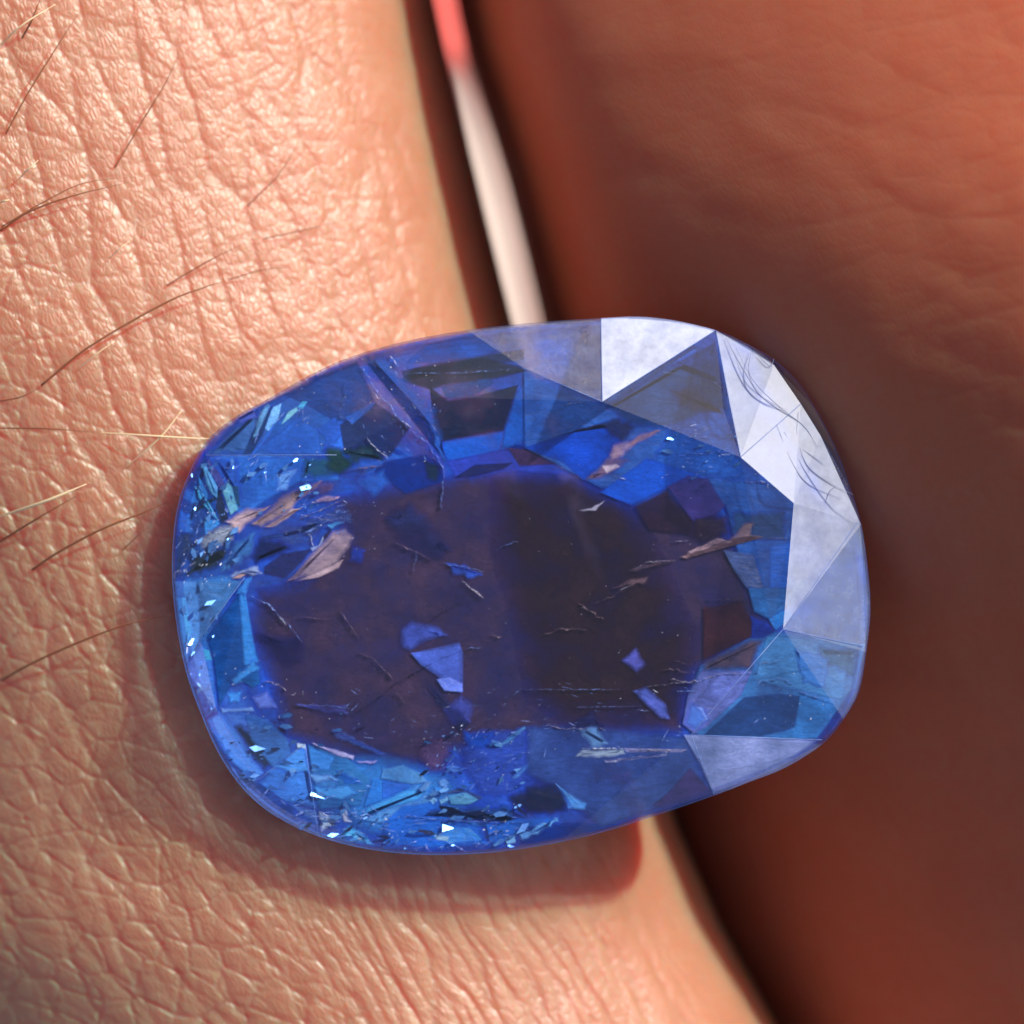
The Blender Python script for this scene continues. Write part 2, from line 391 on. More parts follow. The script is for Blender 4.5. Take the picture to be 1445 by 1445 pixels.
# crown: (polygon, material, label)
CROWN = [
 ([(850,567),(848,449),(1010,466)], G_WHITE, "white frosted facet at the top edge, sky sheen painted in"),
 ([(850,567),(1010,466),(1045,645)], G_POL, None),
 ([(1010,466),(1060,493),(1092,515),(1130,570),(1045,645),(1028,560)], G_WHITE2, "white facet with painted sky sheen, crossed by painted hair reflections"),
 ([(1130,570),(1158,615),(1210,737),(1120,710),(1045,645)], G_WHITE2, None),
 ([(1120,710),(1210,737),(1105,888)], G_WHITE2, None),
 ([(1045,645),(1120,710),(1105,888),(1090,892)], G_POL2, None),
 ([(1210,737),(1228,860),(1218,912),(1105,888)], G_PALE, None),
 ([(1010,466),(1055,486),(1095,510),(1130,545),(1155,585),(1180,635),(1200,690),(1210,737),(1158,615),(1130,570),(1092,515),(1060,493)], G_POL2, None),
 ([(1105,888),(1218,912),(1212,975),(1190,1000)], G_MILK, None),
 ([(1105,888),(1190,1000),(1160,1044),(975,1037)], G_POL2, None),
 ([(975,1037),(1160,1044),(1108,1083),(1055,1104),(1008,1121)], G_MILK, "milky facet with painted sheen at the lower right rim"),
 ([(975,1037),(1008,1121),(938,1146),(864,1170),(790,1188),(700,1043)], G_POL2, None),
 ([(700,1043),(790,1188),(700,1202),(605,1206)], G_POL, None),
 ([(430,1050),(700,1043),(605,1206)], G_POL, None),
 ([(430,1050),(605,1206),(520,1198),(450,1180)], G_POL, None),
 ([(430,1050),(450,1180),(390,1152),(365,1100)], G_POL, None),
 ([(305,1000),(430,1050),(365,1100)], G_POL, None),
 ([(305,1000),(365,1100),(390,1152),(345,1115),(310,1065),(285,1010)], G_POL2, None),
 ([(305,1000),(285,1010),(262,945),(283,900)], G_POL2, None),
 ([(345,815),(305,1000),(283,900)], G_POL, None),
 ([(345,815),(283,900),(262,945),(248,870),(243,800)], G_POL2, None),
 ([(345,815),(243,800),(248,730),(262,680),(290,642)], G_POL2, None),
 ([(345,815),(290,642),(475,642)], G_POL, None),
 ([(290,642),(290,625),(330,590),(375,565),(475,642)], G_POL2, None),
 ([(475,642),(375,565),(440,528),(500,502),(620,560)], G_POL, None),
 ([(620,560),(500,502),(580,480),(660,466),(740,520)], G_POL2, None),
 ([(620,560),(740,520),(850,567)], G_POL, None),
 ([(740,520),(660,466),(750,456),(848,449),(850,567)], G_DUST, "grey scratched facet with a pitted surface"),
 ([(850,567),(1045,645),(1090,892),(975,1037),(700,1043),(430,1050),(305,1000),(345,815),(475,642),(620,560)], G_POL, None),
]
CROWN = [([{(1210,737):(1215,740),(1218,912):(1222,920),(1190,1000):(1190,1015),(1160,1044):(1160,1050),(1008,1121):(1008,1122)}.get(p, p) for p in poly], m_, l_) for poly, m_, l_ in CROWN]
OUT0 = list(OUT); SM = {}
_o = [Vector((x, y, 0)) for x, y in OUT0]; OUT = []
for i in range(len(_o)):
    p0, p1, p2, p3 = _o[i - 1], _o[i], _o[(i + 1) % len(_o)], _o[(i + 2) % len(_o)]
    for k in range(4):
        t = k / 4
        q = 0.5 * ((2 * p1) + (p2 - p0) * t + (2 * p0 - 5 * p1 + 4 * p2 - p3) * t * t + (3 * p1 - p0 - 3 * p2 + p3) * t ** 3)
        OUT.append((q.x, q.y) if k else OUT0[i])
    SM[OUT0[i]] = 4 * i
def follow(poly):
    """let the outer side of a crown face run along the rounded girdle"""
    out = []; n_ = len(OUT)
    for i, p in enumerate(poly):
        out.append(p); q = poly[(i + 1) % len(poly)]
        if p in SM and q in SM:
            d = (SM[q] - SM[p]) % n_
            if d <= n_ // 2: out += [OUT[(SM[p] + j) % n_] for j in range(1, d)]
            else: out += [OUT[(SM[p] - j) % n_] for j in range(1, n_ - d)]
    return out
outset = {p for p in OUT}
INNER = {(850,567),(1045,645),(1090,892),(975,1037),(700,1043),(430,1050),(305,1000),(345,815),(475,642),(620,560)}
def dist_out(p):
    best = 1e9
    for i in range(len(OUT)):
        a = Vector(OUT[i]); b_ = Vector(OUT[(i + 1) % len(OUT)]); q = Vector(p)
        t = max(0, min(1, (q - a).dot(b_ - a) / (b_ - a).length_squared)); best = min(best, (q - a - (b_ - a) * t).length)
    return best
def crown_z(p):
    if p in INNER: return ZT
    return ZG + (ZT - ZG) * min(1, dist_out(p) / 95.0)
CBV = []; CBF = []
for k, (poly, mat, lab) in enumerate(CROWN):
    pts = [at(x, y, crown_z((x, y))) for x, y in follow(poly)]
    # rounded wear: a narrow bevel strip a little below the face gives each face its own edge
    me = mesh("crown_facet", pts, [tuple(range(len(pts)))[::-1]])
    CB_V0 = len(CBV); CBV += [tuple(v) for v in pts]; CBF.append([CB_V0 + i for i in range(len(pts))])
    o = gpart("table_facet" if k == len(CROWN) - 1 else "crown_facet", me, mat, lab)
# thin bright/dark ridges where faces meet
def ridge(pts, rad, mat, name="facet_edge", z_off=.006, label=None):
    P = [at(x, y, crown_z((x, y)) + z_off) for x, y in pts]
    vs, fs = tube(P, [rad] * len(P), 5)
    return gpart(name, mesh(name, vs, fs, True), mat, label)
b = N("edge_polish"); E_MAT = b.surf(b.n("ShaderNodeMixShader", {0: .45, 1: b.n("ShaderNodeBsdfTransparent").outputs[0],
     2: b.n("ShaderNodeBsdfPrincipled", {"Base Color": lin((120, 150, 215)), "Roughness": .25}).outputs[0]}).outputs[0])
for seg in ([(290,642),(475,642)], [(345,815),(283,900),(262,945)], [(850,567),(848,449)], [(850,567),(1010,466)], [(1010,466),(1045,645)],
            [(1045,645),(1130,570)], [(1105,888),(1210,737)], [(1105,888),(1218,912)], [(975,1037),(1160,1044)], [(975,1037),(1008,1121)],
            [(975,1037),(1105,888)], [(430,1050),(450,1180)], [(305,1000),(285,1010)], [(365,1100),(430,1050)], [(740,520),(850,567)]):
    ridge(seg, .007, E_MAT)
# girdle: thin frosted band
gv = []; gf = []
no = len(OUT)
for dz, kk in ((.03, 0.0), (-.14, 0.0)):
    gv += [at(x, y, ZG) + Vector((0, 0, dz)) for x, y in OUT]
gf = [(i, i + no, (i + 1) % no + no, (i + 1) % no) for i in range(no)]
def gem_mat(name, c, var=.45, scale=3.0, ang=0.0, stretch=3.0, metal=.0, rough=.30, veil=0.0, c2=None, k=1.55, bump=.35, clear=.0, slant=.22, rim=None):
    b = N(name)
    def vivid(c):
        mx = max(c); kk = 1.0
        if c[2] > 1.5 * c[0]: c = (c[0] * (1.0 if c[1] < 120 else .92), c[1] * (1.10 if c[1] < 120 else .97), min(255, c[2] * 1.10))
        return c
    if max(c) > 205: var = min(var, .22)
    c = vivid(c); k = k * float(np.interp(max(c), [50, 80, 120, 170, 255], [.56, .64, .92, 1.22, 1.15]))
    if c2: c2 = vivid(c2)
    co = b.coords(R(ang), (1.0, stretch, 1.0))
    n1 = b.n("ShaderNodeTexNoise", {"Vector": co, "Scale": scale, "Detail": 6.0, "Roughness": .62, "Distortion": .6}).outputs[0]
    n0 = b.n("ShaderNodeTexNoise", {"Vector": b.coords(), "Scale": 1.7, "Detail": 3.0}).outputs[0]
    f = b.math('MULTIPLY_ADD', b.math('SUBTRACT', n1, .5), 2.2); f.node.inputs[2].default_value = .5; f.node.use_clamp = True
    f0 = b.math('MULTIPLY_ADD', b.math('SUBTRACT', n0, .5), 2.6); f0.node.inputs[2].default_value = .5; f0.node.use_clamp = True
    def blu(c, q):
        r_, g_, b_, _ = lin(c, q)
        if c[2] > 2.15 * c[0]: r_, g_, b_ = r_ * .62, g_ * 1.2, b_
        elif c[2] > 1.55 * c[0]: r_ = r_ * .85
        return (r_, min(.92, g_), min(.92, b_), 1.0)
    lo = blu(c, k * (1 - var)); hi = blu(c2, k) if c2 else blu(c, k * (1 + var * 1.2))
    col = b.mix(b.math('MULTIPLY_ADD', f, .6) if False else b.math('MULTIPLY', b.math('ADD', f, f0), .5), lo, hi)
    nf = b.n("ShaderNodeTexNoise", {"Vector": b.coords(R(ang), (1.0, max(1.0, stretch * .7), 1.0)), "Scale": 14.0, "Detail": 8.0, "Roughness": .75, "Distortion": .8}).outputs[0]
    mf = b.math('MULTIPLY_ADD', b.math('SUBTRACT', nf, .5), 2.4); mf.node.inputs[2].default_value = 1.0
    mfc = b.n("ShaderNodeCombineColor", {0: mf, 1: mf, 2: mf}).outputs[0]
    col = b.mix(.8, col, mfc, 'MULTIPLY')
    # pale veils of tiny inclusions
    wv = b.n("ShaderNodeTexNoise", {"Vector": b.coords(R(ang + 25), (1, 5, 1)), "Scale": 9.0, "Detail": 7.0, "Roughness": .75}).outputs[0]
    vm = b.ramp(wv, [(.56, (0, 0, 0)), (.78, (1, 1, 1))])
    col = b.mix(b.math('MULTIPLY', vm, .12 + veil, True), col, lin((118, 168, 240), .8))
    bp = b.n("ShaderNodeBump", {"Strength": bump, "Distance": .05, "Height": b.math('ADD', n1, b.math('MULTIPLY', nf, .35))}).outputs[0]
    sl = b.n("ShaderNodeVectorMath", {0: bp, 1: (rnd.uniform(-slant, slant), rnd.uniform(-slant, slant), 0)}, operation='ADD').outputs[0]
    sl = b.n("ShaderNodeVectorMath", {0: sl}, operation='NORMALIZE').outputs[0]
    sh = b.n("ShaderNodeBsdfPrincipled", {"Base Color": col, "Metallic": metal, "Roughness": rough, "Normal": sl, "Specular IOR Level": .5}).outputs[0]
    cf = clear
    if rim is not None:
        at_ = b.n("ShaderNodeAttribute", attribute_name="rim").outputs["Fac"]
        al = b.math('MULTIPLY_ADD', at_, 1 - rim); al.node.inputs[2].default_value = rim
        al = b.math('MULTIPLY', al, b.math('SUBTRACT', 1.0, b.math('MULTIPLY', b.math('SUBTRACT', 1.0, f0), clear * 2.2, True)), True)
        cf = b.math('SUBTRACT', 1.0, al)
    if clear: sh = b.n("ShaderNodeMixShader", {0: cf, 1: sh, 2: b.n("ShaderNodeBsdfTransparent", {"Color": (.90, .88, 1.0, 1)}).outputs[0]}).outputs[0]
    return b.surf(sh)
GK = 1.0
gpart("girdle", mesh("girdle", gv, gf, True), gem_mat("girdle_frost", (96, 128, 200), .3, 8, 0, 1, .0, .5, clear=.5))
# pavilion below: closed cone of long faces down to the keel
kv = [at(x, y, ZG - .14) for x, y in OUT]; c0 = at(735, 830, 0)
kv += [c0 + (at(x, y, 0) - c0) * .55 + Vector((0, 0, -1.3)) for x, y in OUT]
kv += [c0 + (at(x, y, 0) - c0) * .12 + Vector((0, 0, -2.2)) for x, y in OUT]
kf = []
for L in (0, 1): kf += [(L * no + i, (L + 1) * no + i, (L + 1) * no + (i + 1) % no, L * no + (i + 1) % no) for i in range(no)]
kf.append(tuple(range(2 * no, 3 * no))[::-1])
gpart("pavilion", mesh("pavilion", kv, kf), gem_mat("deep_blue", (22, 42, 112), .5, 2, 20, 2, .1, .3, clear=.82))

ZO = {'A': (220, 430, .35986), 'B': (740, 430, .35986), 'C': (220, 820, .35986), 'D': (740, 820, .35986),
      'E': (240, 540, .20767), 'F': (280, 960, .23529), 'G': (540, 960, .23529), 'H': (480, 440, .26298), 'P': (0, 0, 1.0)}
def px(fr, pts):
    ox, oy, f = ZO[fr]
    return [(ox + x * f, oy + y * f) for x, y in pts]
def inside(p, poly):
    x, y = p; c = False; n = len(poly)
    for i in range(n):
        x1, y1 = poly[i]; x2, y2 = poly[i - 1]
        if (y1 > y) != (y2 > y) and x < (x2 - x1) * (y - y1) / (y2 - y1) + x1: c = not c
    return c
CEN = (735, 830)
def pull(p):
    """keep inner faces within the girdle"""
    if not inside(p, OUT) or dist_out(p) < 2.5:
        best = None; bd = 1e9
        for i in range(no):
            a = Vector(OUT[i]); b_ = Vector(OUT[(i + 1) % no]); q = Vector(p)
            t = max(0, min(1, (q - a).dot(b_ - a) / (b_ - a).length_squared)); r = a + (b_ - a) * t
            if (q - r).length < bd: bd = (q - r).length; best = r
        d = (Vector(CEN) - best).normalized()
        return (best.x + d.x * 2.5, best.y + d.y * 2.5)
    return p
layer = [0]
def patch(fr, pts, c, name="painted_light_facet", z=None, rag=0.0, tilt=1.2, **kw):
    """one inner face, its flashes and darks painted as colour: an outlined flake with its own depth and a slight tilt, thin but solid"""
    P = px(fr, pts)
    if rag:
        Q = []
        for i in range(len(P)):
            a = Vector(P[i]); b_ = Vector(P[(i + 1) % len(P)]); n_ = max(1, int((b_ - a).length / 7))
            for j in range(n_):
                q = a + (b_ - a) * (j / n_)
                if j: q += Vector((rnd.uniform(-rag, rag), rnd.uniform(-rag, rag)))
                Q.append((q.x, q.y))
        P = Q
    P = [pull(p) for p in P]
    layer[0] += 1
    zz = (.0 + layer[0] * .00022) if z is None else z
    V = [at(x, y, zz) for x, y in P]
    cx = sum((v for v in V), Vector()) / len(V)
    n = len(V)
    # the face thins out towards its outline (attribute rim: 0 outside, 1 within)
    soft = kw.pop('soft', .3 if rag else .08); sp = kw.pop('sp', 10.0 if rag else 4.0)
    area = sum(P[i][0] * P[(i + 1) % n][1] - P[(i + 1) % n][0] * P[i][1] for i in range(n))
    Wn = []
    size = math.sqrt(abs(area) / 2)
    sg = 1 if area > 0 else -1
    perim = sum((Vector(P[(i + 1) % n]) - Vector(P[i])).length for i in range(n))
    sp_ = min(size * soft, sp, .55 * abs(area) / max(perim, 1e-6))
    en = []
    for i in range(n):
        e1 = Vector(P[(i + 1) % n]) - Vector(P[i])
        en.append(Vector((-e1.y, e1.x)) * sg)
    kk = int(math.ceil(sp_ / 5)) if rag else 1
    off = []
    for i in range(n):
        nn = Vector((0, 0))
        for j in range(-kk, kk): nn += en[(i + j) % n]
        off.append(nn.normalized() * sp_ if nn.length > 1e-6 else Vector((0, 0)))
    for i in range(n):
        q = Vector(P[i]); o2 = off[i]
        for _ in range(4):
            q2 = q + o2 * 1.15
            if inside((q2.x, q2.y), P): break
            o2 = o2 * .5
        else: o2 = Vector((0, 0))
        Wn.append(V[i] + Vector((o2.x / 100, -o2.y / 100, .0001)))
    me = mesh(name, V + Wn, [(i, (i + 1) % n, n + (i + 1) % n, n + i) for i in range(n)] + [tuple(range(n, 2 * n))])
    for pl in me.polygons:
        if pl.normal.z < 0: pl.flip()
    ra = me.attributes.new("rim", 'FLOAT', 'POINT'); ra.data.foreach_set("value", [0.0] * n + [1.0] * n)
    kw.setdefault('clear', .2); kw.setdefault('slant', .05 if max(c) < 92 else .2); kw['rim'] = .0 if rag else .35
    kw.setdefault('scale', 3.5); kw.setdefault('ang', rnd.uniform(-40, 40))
    return gpart(name, me, gem_mat("painted_gem_light", c, **kw))  # colour holds the light reflected and passed inside the stone

# base body, and the shaded skin seen through the window painted dark violet
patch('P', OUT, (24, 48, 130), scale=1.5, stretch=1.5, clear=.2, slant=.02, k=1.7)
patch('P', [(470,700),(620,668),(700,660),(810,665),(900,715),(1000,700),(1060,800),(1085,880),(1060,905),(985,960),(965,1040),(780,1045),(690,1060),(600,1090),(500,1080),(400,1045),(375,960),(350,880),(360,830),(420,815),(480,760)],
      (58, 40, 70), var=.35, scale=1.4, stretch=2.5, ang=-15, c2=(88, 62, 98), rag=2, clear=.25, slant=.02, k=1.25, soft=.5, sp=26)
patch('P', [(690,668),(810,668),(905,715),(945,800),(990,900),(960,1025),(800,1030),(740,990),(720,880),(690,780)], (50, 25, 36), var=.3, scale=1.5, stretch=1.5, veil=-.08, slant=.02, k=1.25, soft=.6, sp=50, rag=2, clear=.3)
# ---- glow inside the stone, painted as soft cornflower overlays
GL = dict(rag=2, soft=.6, sp=24, clear=.40, scale=3, veil=.3, slant=.05)
patch('P', [(285,640),(340,600),(400,572),(470,600),(450,650),(360,690),(300,690)], (96, 138, 232), ang=50, **GL)
patch('P', [(440,560),(560,600),(600,650),(520,690),(450,650)], (46, 92, 205), ang=20, **GL)
patch('P', [(252,800),(280,740),(335,820),(300,930),(268,940)], (96, 160, 238), ang=75, **GL)
patch('P', [(300,960),(345,960),(400,1060),(360,1110),(320,1060)], (104, 136, 228), ang=-50, **GL)
patch('P', [(410,1070),(540,1060),(680,1100),(640,1190),(500,1180),(420,1130)], (84, 152, 246), ang=5, **GL)
patch('P', [(620,1050),(770,1045),(820,1100),(720,1160),(640,1120)], (56, 84, 205), ang=30, **GL)
patch('P', [(1090,900),(1210,925),(1180,1010),(1070,1020)], (96, 140, 205), ang=60, **GL)
patch('P', [(600,620),(820,590),(880,640),(720,668),(620,680)], (22, 78, 196), ang=8, **GL)
patch('P', [(900,590),(1010,575),(1060,680),(1080,780),(960,700)], (40, 92, 210), ang=10, **GL)
patch('P', [(420,510),(560,490),(700,470),(700,500),(560,530),(440,560)], (30, 62, 150), ang=15, **GL)
# ---- upper left
patch('A', [(195,590),(270,490),(395,385),(500,350),(640,290),(700,420),(650,590)], (38, 66, 158), scale=2.5, ang=60, c2=(70, 104, 205))
patch('A', [(205,590),(270,500),(395,400),(420,500),(365,590)], (30, 52, 118), scale=3, ang=70, c2=(80, 96, 170), rag=2)
patch('A', [(300,420),(390,385),(400,440),(330,470)], (110, 120, 190), rag=3, veil=.3)
patch('A', [(500,350),(640,280),(790,220),(860,380),(720,470),(600,400)], (26, 44, 112), scale=4, ang=20, veil=.1)
patch('A', [(560,440),(640,490),(650,590),(470,590),(400,560),(480,500)], (46, 84, 200), c2=(90, 130, 240), scale=2, stretch=2, ang=10)
patch('A', [(630,490),(690,560),(760,470),(700,440)], (38, 66, 160), ang=50)
patch('E', [(555,370),(600,200),(660,130),(690,150),(640,260),(590,370)], (96, 160, 235), c2=(170, 225, 250), ang=65, stretch=5, rag=1.0, metal=.3)
patch('E', [(640,310),(700,160),(760,140),(740,240),(680,340)], (84, 138, 226), c2=(165, 220, 250), ang=65, stretch=6, metal=.3)
patch('E', [(755,285),(800,200),(860,165),(870,190),(810,245)], (120, 200, 240), c2=(170, 235, 245), stretch=3)
patch('E', [(865,165),(900,125),(935,130),(900,180)], (110, 185, 240))
patch('E', [(495,490),(560,330),(700,150),(640,330),(560,480)], (30, 44, 100), scale=6, ang=60)
patch('E', [(530,520),(560,470),(720,260),(690,340),(600,460)], (74, 120, 226), ang=60, stretch=6)
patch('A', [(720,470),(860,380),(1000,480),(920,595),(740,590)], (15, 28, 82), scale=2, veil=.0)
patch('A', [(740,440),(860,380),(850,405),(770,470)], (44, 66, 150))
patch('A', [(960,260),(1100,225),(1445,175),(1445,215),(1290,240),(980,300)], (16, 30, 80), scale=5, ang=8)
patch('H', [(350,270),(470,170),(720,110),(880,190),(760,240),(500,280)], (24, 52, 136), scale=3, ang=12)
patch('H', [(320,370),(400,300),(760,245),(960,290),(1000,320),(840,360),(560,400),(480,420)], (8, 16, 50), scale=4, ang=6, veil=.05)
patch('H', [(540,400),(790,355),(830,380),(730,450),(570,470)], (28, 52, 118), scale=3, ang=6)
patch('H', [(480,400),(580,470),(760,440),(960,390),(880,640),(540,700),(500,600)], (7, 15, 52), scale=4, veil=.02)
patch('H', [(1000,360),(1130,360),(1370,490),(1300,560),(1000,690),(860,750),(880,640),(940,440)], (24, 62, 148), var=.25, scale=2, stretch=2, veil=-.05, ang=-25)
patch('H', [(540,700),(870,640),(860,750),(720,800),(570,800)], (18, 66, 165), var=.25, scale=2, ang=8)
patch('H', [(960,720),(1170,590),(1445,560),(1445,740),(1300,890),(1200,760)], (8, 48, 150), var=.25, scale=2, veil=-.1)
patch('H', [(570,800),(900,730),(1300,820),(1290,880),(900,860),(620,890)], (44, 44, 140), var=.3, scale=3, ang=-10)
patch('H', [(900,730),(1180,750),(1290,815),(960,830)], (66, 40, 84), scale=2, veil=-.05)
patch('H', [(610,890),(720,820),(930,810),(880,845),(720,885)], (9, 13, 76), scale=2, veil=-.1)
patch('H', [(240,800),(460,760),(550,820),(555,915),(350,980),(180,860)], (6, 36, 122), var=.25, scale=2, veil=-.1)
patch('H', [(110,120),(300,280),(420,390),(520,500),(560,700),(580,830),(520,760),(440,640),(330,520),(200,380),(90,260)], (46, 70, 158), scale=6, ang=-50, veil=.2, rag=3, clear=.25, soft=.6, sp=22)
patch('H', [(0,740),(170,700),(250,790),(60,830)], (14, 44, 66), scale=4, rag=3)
patch('H', [(70,900),(240,830),(280,930),(170,1010)], (26, 62, 150), rag=2)
patch('H', [(440,790),(540,830),(520,920),(460,900)], (18, 40, 70), rag=3)
patch('A', [(210,600),(560,597),(720,600),(720,690),(560,700),(430,770),(330,840),(255,700)], (40, 74, 184), scale=3, ang=35, c2=(72, 118, 226))
patch('A', [(215,605),(320,597),(345,780),(270,720)], (64, 84, 186), rag=2)
patch('E', [(720,610),(880,585),(820,690),(800,740),(710,740)], (96, 142, 236), c2=(130, 185, 245), rag=3)
patch('E', [(900,500),(1250,500),(1250,590),(1050,660),(880,660)], (20, 62, 128), c2=(22, 60, 70), rag=2)
patch('E', [(1050,440),(1160,430),(1250,560),(1160,640),(1060,600)], (18, 48, 52), rag=3)
# ---- left end shards
patch('E', [(240,470),(130,640),(60,850),(30,1050),(20,1330),(400,1400),(470,1100),(360,760)], (28, 52, 128), scale=8, ang=60, veil=.3, rag=2)
patch('E', [(215,560),(240,550),(320,700),(330,780),(290,760)], (110, 180, 245), ang=-55, stretch=6)
patch('E', [(190,620),(260,760),(250,790),(200,720)], (84, 150, 230), ang=-55)
patch('E', [(160,700),(230,760),(290,860),(330,940),(260,870)], (100, 200, 240), c2=(150, 225, 245), ang=-50, stretch=5)
patch('E', [(100,720),(180,730),(210,830),(150,830),(80,790)], (60, 110, 210), rag=2)
patch('E', [(60,850),(150,880),(170,1020),(90,1030),(40,980)], (64, 112, 226), rag=4, veil=.3, scale=9)
patch('E', [(250,520),(330,600),(380,700),(350,740),(270,600)], (64, 58, 120))
patch('E', [(355,740),(390,680),(420,700),(465,860),(410,900)], (112, 190, 232), c2=(160, 230, 240), scale=5, ang=70, metal=.3)
patch('E', [(425,700),(465,705),(475,850),(440,800)], (12, 58, 96))
patch('E', [(320,740),(345,730),(400,920),(350,960),(310,850)], (30, 30, 66))
patch('E', [(165,870),(300,770),(320,790),(180,880)], (16, 32, 60))
patch('E', [(230,930),(320,930),(340,960),(240,1040)], (80, 150, 225))
patch('E', [(180,1060),(360,960),(470,960),(440,1080),(300,1140),(200,1120)], (120, 130, 150), rag=4, scale=8, veil=.4, c2=(170, 180, 200))
patch('E', [(20,1040),(110,1010),(170,1100),(60,1320),(20,1330)], (24, 34, 82), rag=4, scale=9, veil=.5)
patch('E', [(150,1160),(290,1120),(410,1140),(330,1260),(210,1310),(90,1310)], (26, 34, 44), rag=3, scale=6)
patch('E', [(400,1150),(470,1060),(560,1000),(600,1010),(560,1180),(460,1250),(330,1300)], (92, 116, 196), rag=4, scale=7, veil=.35)
patch('E', [(540,1180),(600,1040),(760,1060),(840,1130),(700,1200),(580,1250)], (14, 20, 74), rag=2)
patch('E', [(640,1250),(760,1160),(960,1130),(900,1220),(780,1330),(640,1300)], (36, 28, 84))
patch('E', [(620,1050),(820,960),(1040,960),(1000,1080),(840,1130),(700,1060)], (32, 50, 124), rag=3, scale=5)
patch('E', [(820,1000),(1150,820),(1252,900),(1252,960),(1080,980),(960,1060)], (34, 44, 112), rag=3, scale=6, ang=20)
patch('E', [(90,1330),(420,1290),(500,1380),(430,1445),(20,1445)], (50, 100, 200), scale=5, c2=(90, 150, 230), rag=2)
# ---- left rim lower
patch('C', [(68,0),(165,0),(185,130),(172,240),(112,322),(80,200)], (70, 118, 205), scale=6, ang=75, c2=(130, 180, 240))
patch('C', [(160,0),(335,0),(175,240)], (46, 74, 132), scale=5)
patch('C', [(200,215),(345,25),(380,250),(400,310),(300,400),(250,495),(222,300)], (18, 56, 122), scale=3, ang=80)
patch('C', [(325,40),(348,25),(395,290),(405,320),(345,330)], (42, 104, 190), ang=80)
patch('C', [(112,330),(180,245),(222,310),(242,490),(182,545),(130,410)], (76, 102, 200), scale=5, veil=.2)
patch('C', [(185,265),(210,270),(220,310),(195,310)], (110, 190, 240))
patch('C', [(290,385),(390,300),(415,340),(350,400),(300,410)], (82, 150, 225), scale=12, rag=3, veil=.3)
patch('C', [(330,385),(400,345),(410,400),(380,420)], (14, 58, 120))
patch('C', [(275,440),(340,430),(330,480),(285,480)], (80, 150, 235), rag=3, veil=.5)
patch('C', [(370,450),(440,425),(482,500),(400,505)], (108, 116, 205), scale=5, rag=1)
patch('C', [(190,540),(250,505),(320,580),(425,745),(365,830),(280,720),(210,610)], (78, 104, 190), scale=6, ang=-60, veil=.3, rag=1.5)
patch('C', [(300,560),(345,555),(380,620),(500,690),(425,745),(370,680)], (22, 20, 62), rag=1.5)
patch('C', [(350,520),(440,540),(520,620),(535,690),(455,730),(370,620)], (54, 80, 158), scale=4, ang=-40, c2=(84, 110, 200))
patch('C', [(250,495),(380,490),(390,512),(260,520)], (150, 185, 240), rag=1.5, veil=.5)
# ---- bottom left fans
patch('C', [(590,640),(430,750),(390,805),(470,870),(640,900),(615,770)], (66, 92, 192), scale=5, ang=0, c2=(88, 140, 235), rag=1)
patch('C', [(590,642),(600,720),(480,760),(430,750)], (82, 132, 232))
patch('C', [(595,640),(750,690),(845,770),(805,880),(640,895),(612,760)], (44, 86, 170), scale=5, ang=0, stretch=5, c2=(110, 168, 238))
patch('C', [(608,760),(720,765),(700,820),(620,800)], (112, 160, 240), ang=5, stretch=5, rag=2)
patch('C', [(600,650),(700,690),(680,740),(610,740)], (88, 148, 232), ang=10)
patch('C', [(700,740),(790,770),(810,800),(740,800)], (36, 74, 160), rag=2)
patch('F', [(590,372),(640,380),(650,415),(590,405)], (200, 225, 250), rag=1)
patch('C', [(390,800),(470,860),(630,900),(640,975),(500,930),(420,870)], (56, 74, 150), scale=6, ang=-25)
patch('C', [(280,700),(370,800),(480,890),(640,985),(700,1000),(580,1000),(430,910),(330,800)], (112, 132, 206), scale=7, ang=-30, rag=1)
patch('F', [(720,780),(850,830),(800,880),(730,920)], (165, 200, 240), c2=(210, 230, 250), rag=1.5)
patch('F', [(850,770),(890,765),(900,830),(930,850),(870,850)], (190, 200, 225), rag=1.5)
patch('F', [(830,940),(900,860),(1000,920),(1060,990),(860,970)], (60, 150, 240), c2=(110, 200, 250), rag=1)
patch('G', [(0,1020),(0,720),(150,640),(300,700),(580,860),(660,1000),(300,1030)], (46, 98, 212), scale=5, ang=0, stretch=4, rag=1)
patch('G', [(0,600),(180,630),(0,715)], (30, 72, 168))
patch('G', [(-110,840),(-30,780),(200,625),(320,690),(270,740),(120,760),(0,860)], (76, 144, 244), c2=(130, 190, 250), ang=25)
patch('G', [(-10,590),(0,530),(120,505),(220,550),(275,610),(180,625)], (104, 160, 240), c2=(150, 200, 250), scale=8, veil=.2, stretch=1)
patch('G', [(0,600),(0,720),(-115,760),(-60,590)], (52, 104, 200))
patch('G', [(330,600),(370,580),(405,610),(385,655),(340,640)], (130, 180, 240), rag=1, veil=.3)
patch('G', [(312,640),(350,640),(362,690),(320,690)], (84, 150, 235))
patch('G', [(275,710),(305,695),(330,720),(300,745)], (140, 200, 248))
patch('G', [(335,715),(390,695),(400,720),(350,748)], (150, 210, 248), rag=1)
patch('G', [(390,690),(500,670),(580,715),(520,745),(410,745)], (112, 180, 245), scale=8, ang=10, c2=(160, 215, 250))
patch('G', [(365,680),(460,640),(600,700),(580,720),(500,668)], (40, 40, 96))
patch('G', [(340,760),(580,750),(760,740),(860,860),(640,850),(440,830),(230,810)], (16, 44, 108), scale=8, rag=3, veil=.25)
patch('G', [(130,810),(400,830),(640,860),(640,880),(380,845),(130,825)], (90, 140, 220), rag=1)
patch('G', [(300,920),(420,880),(520,880),(600,960),(400,980),(310,940)], (60, 124, 234), c2=(120, 180, 250), scale=6)
patch('G', [(310,930),(400,935),(390,965),(325,955)], (170, 220, 252))
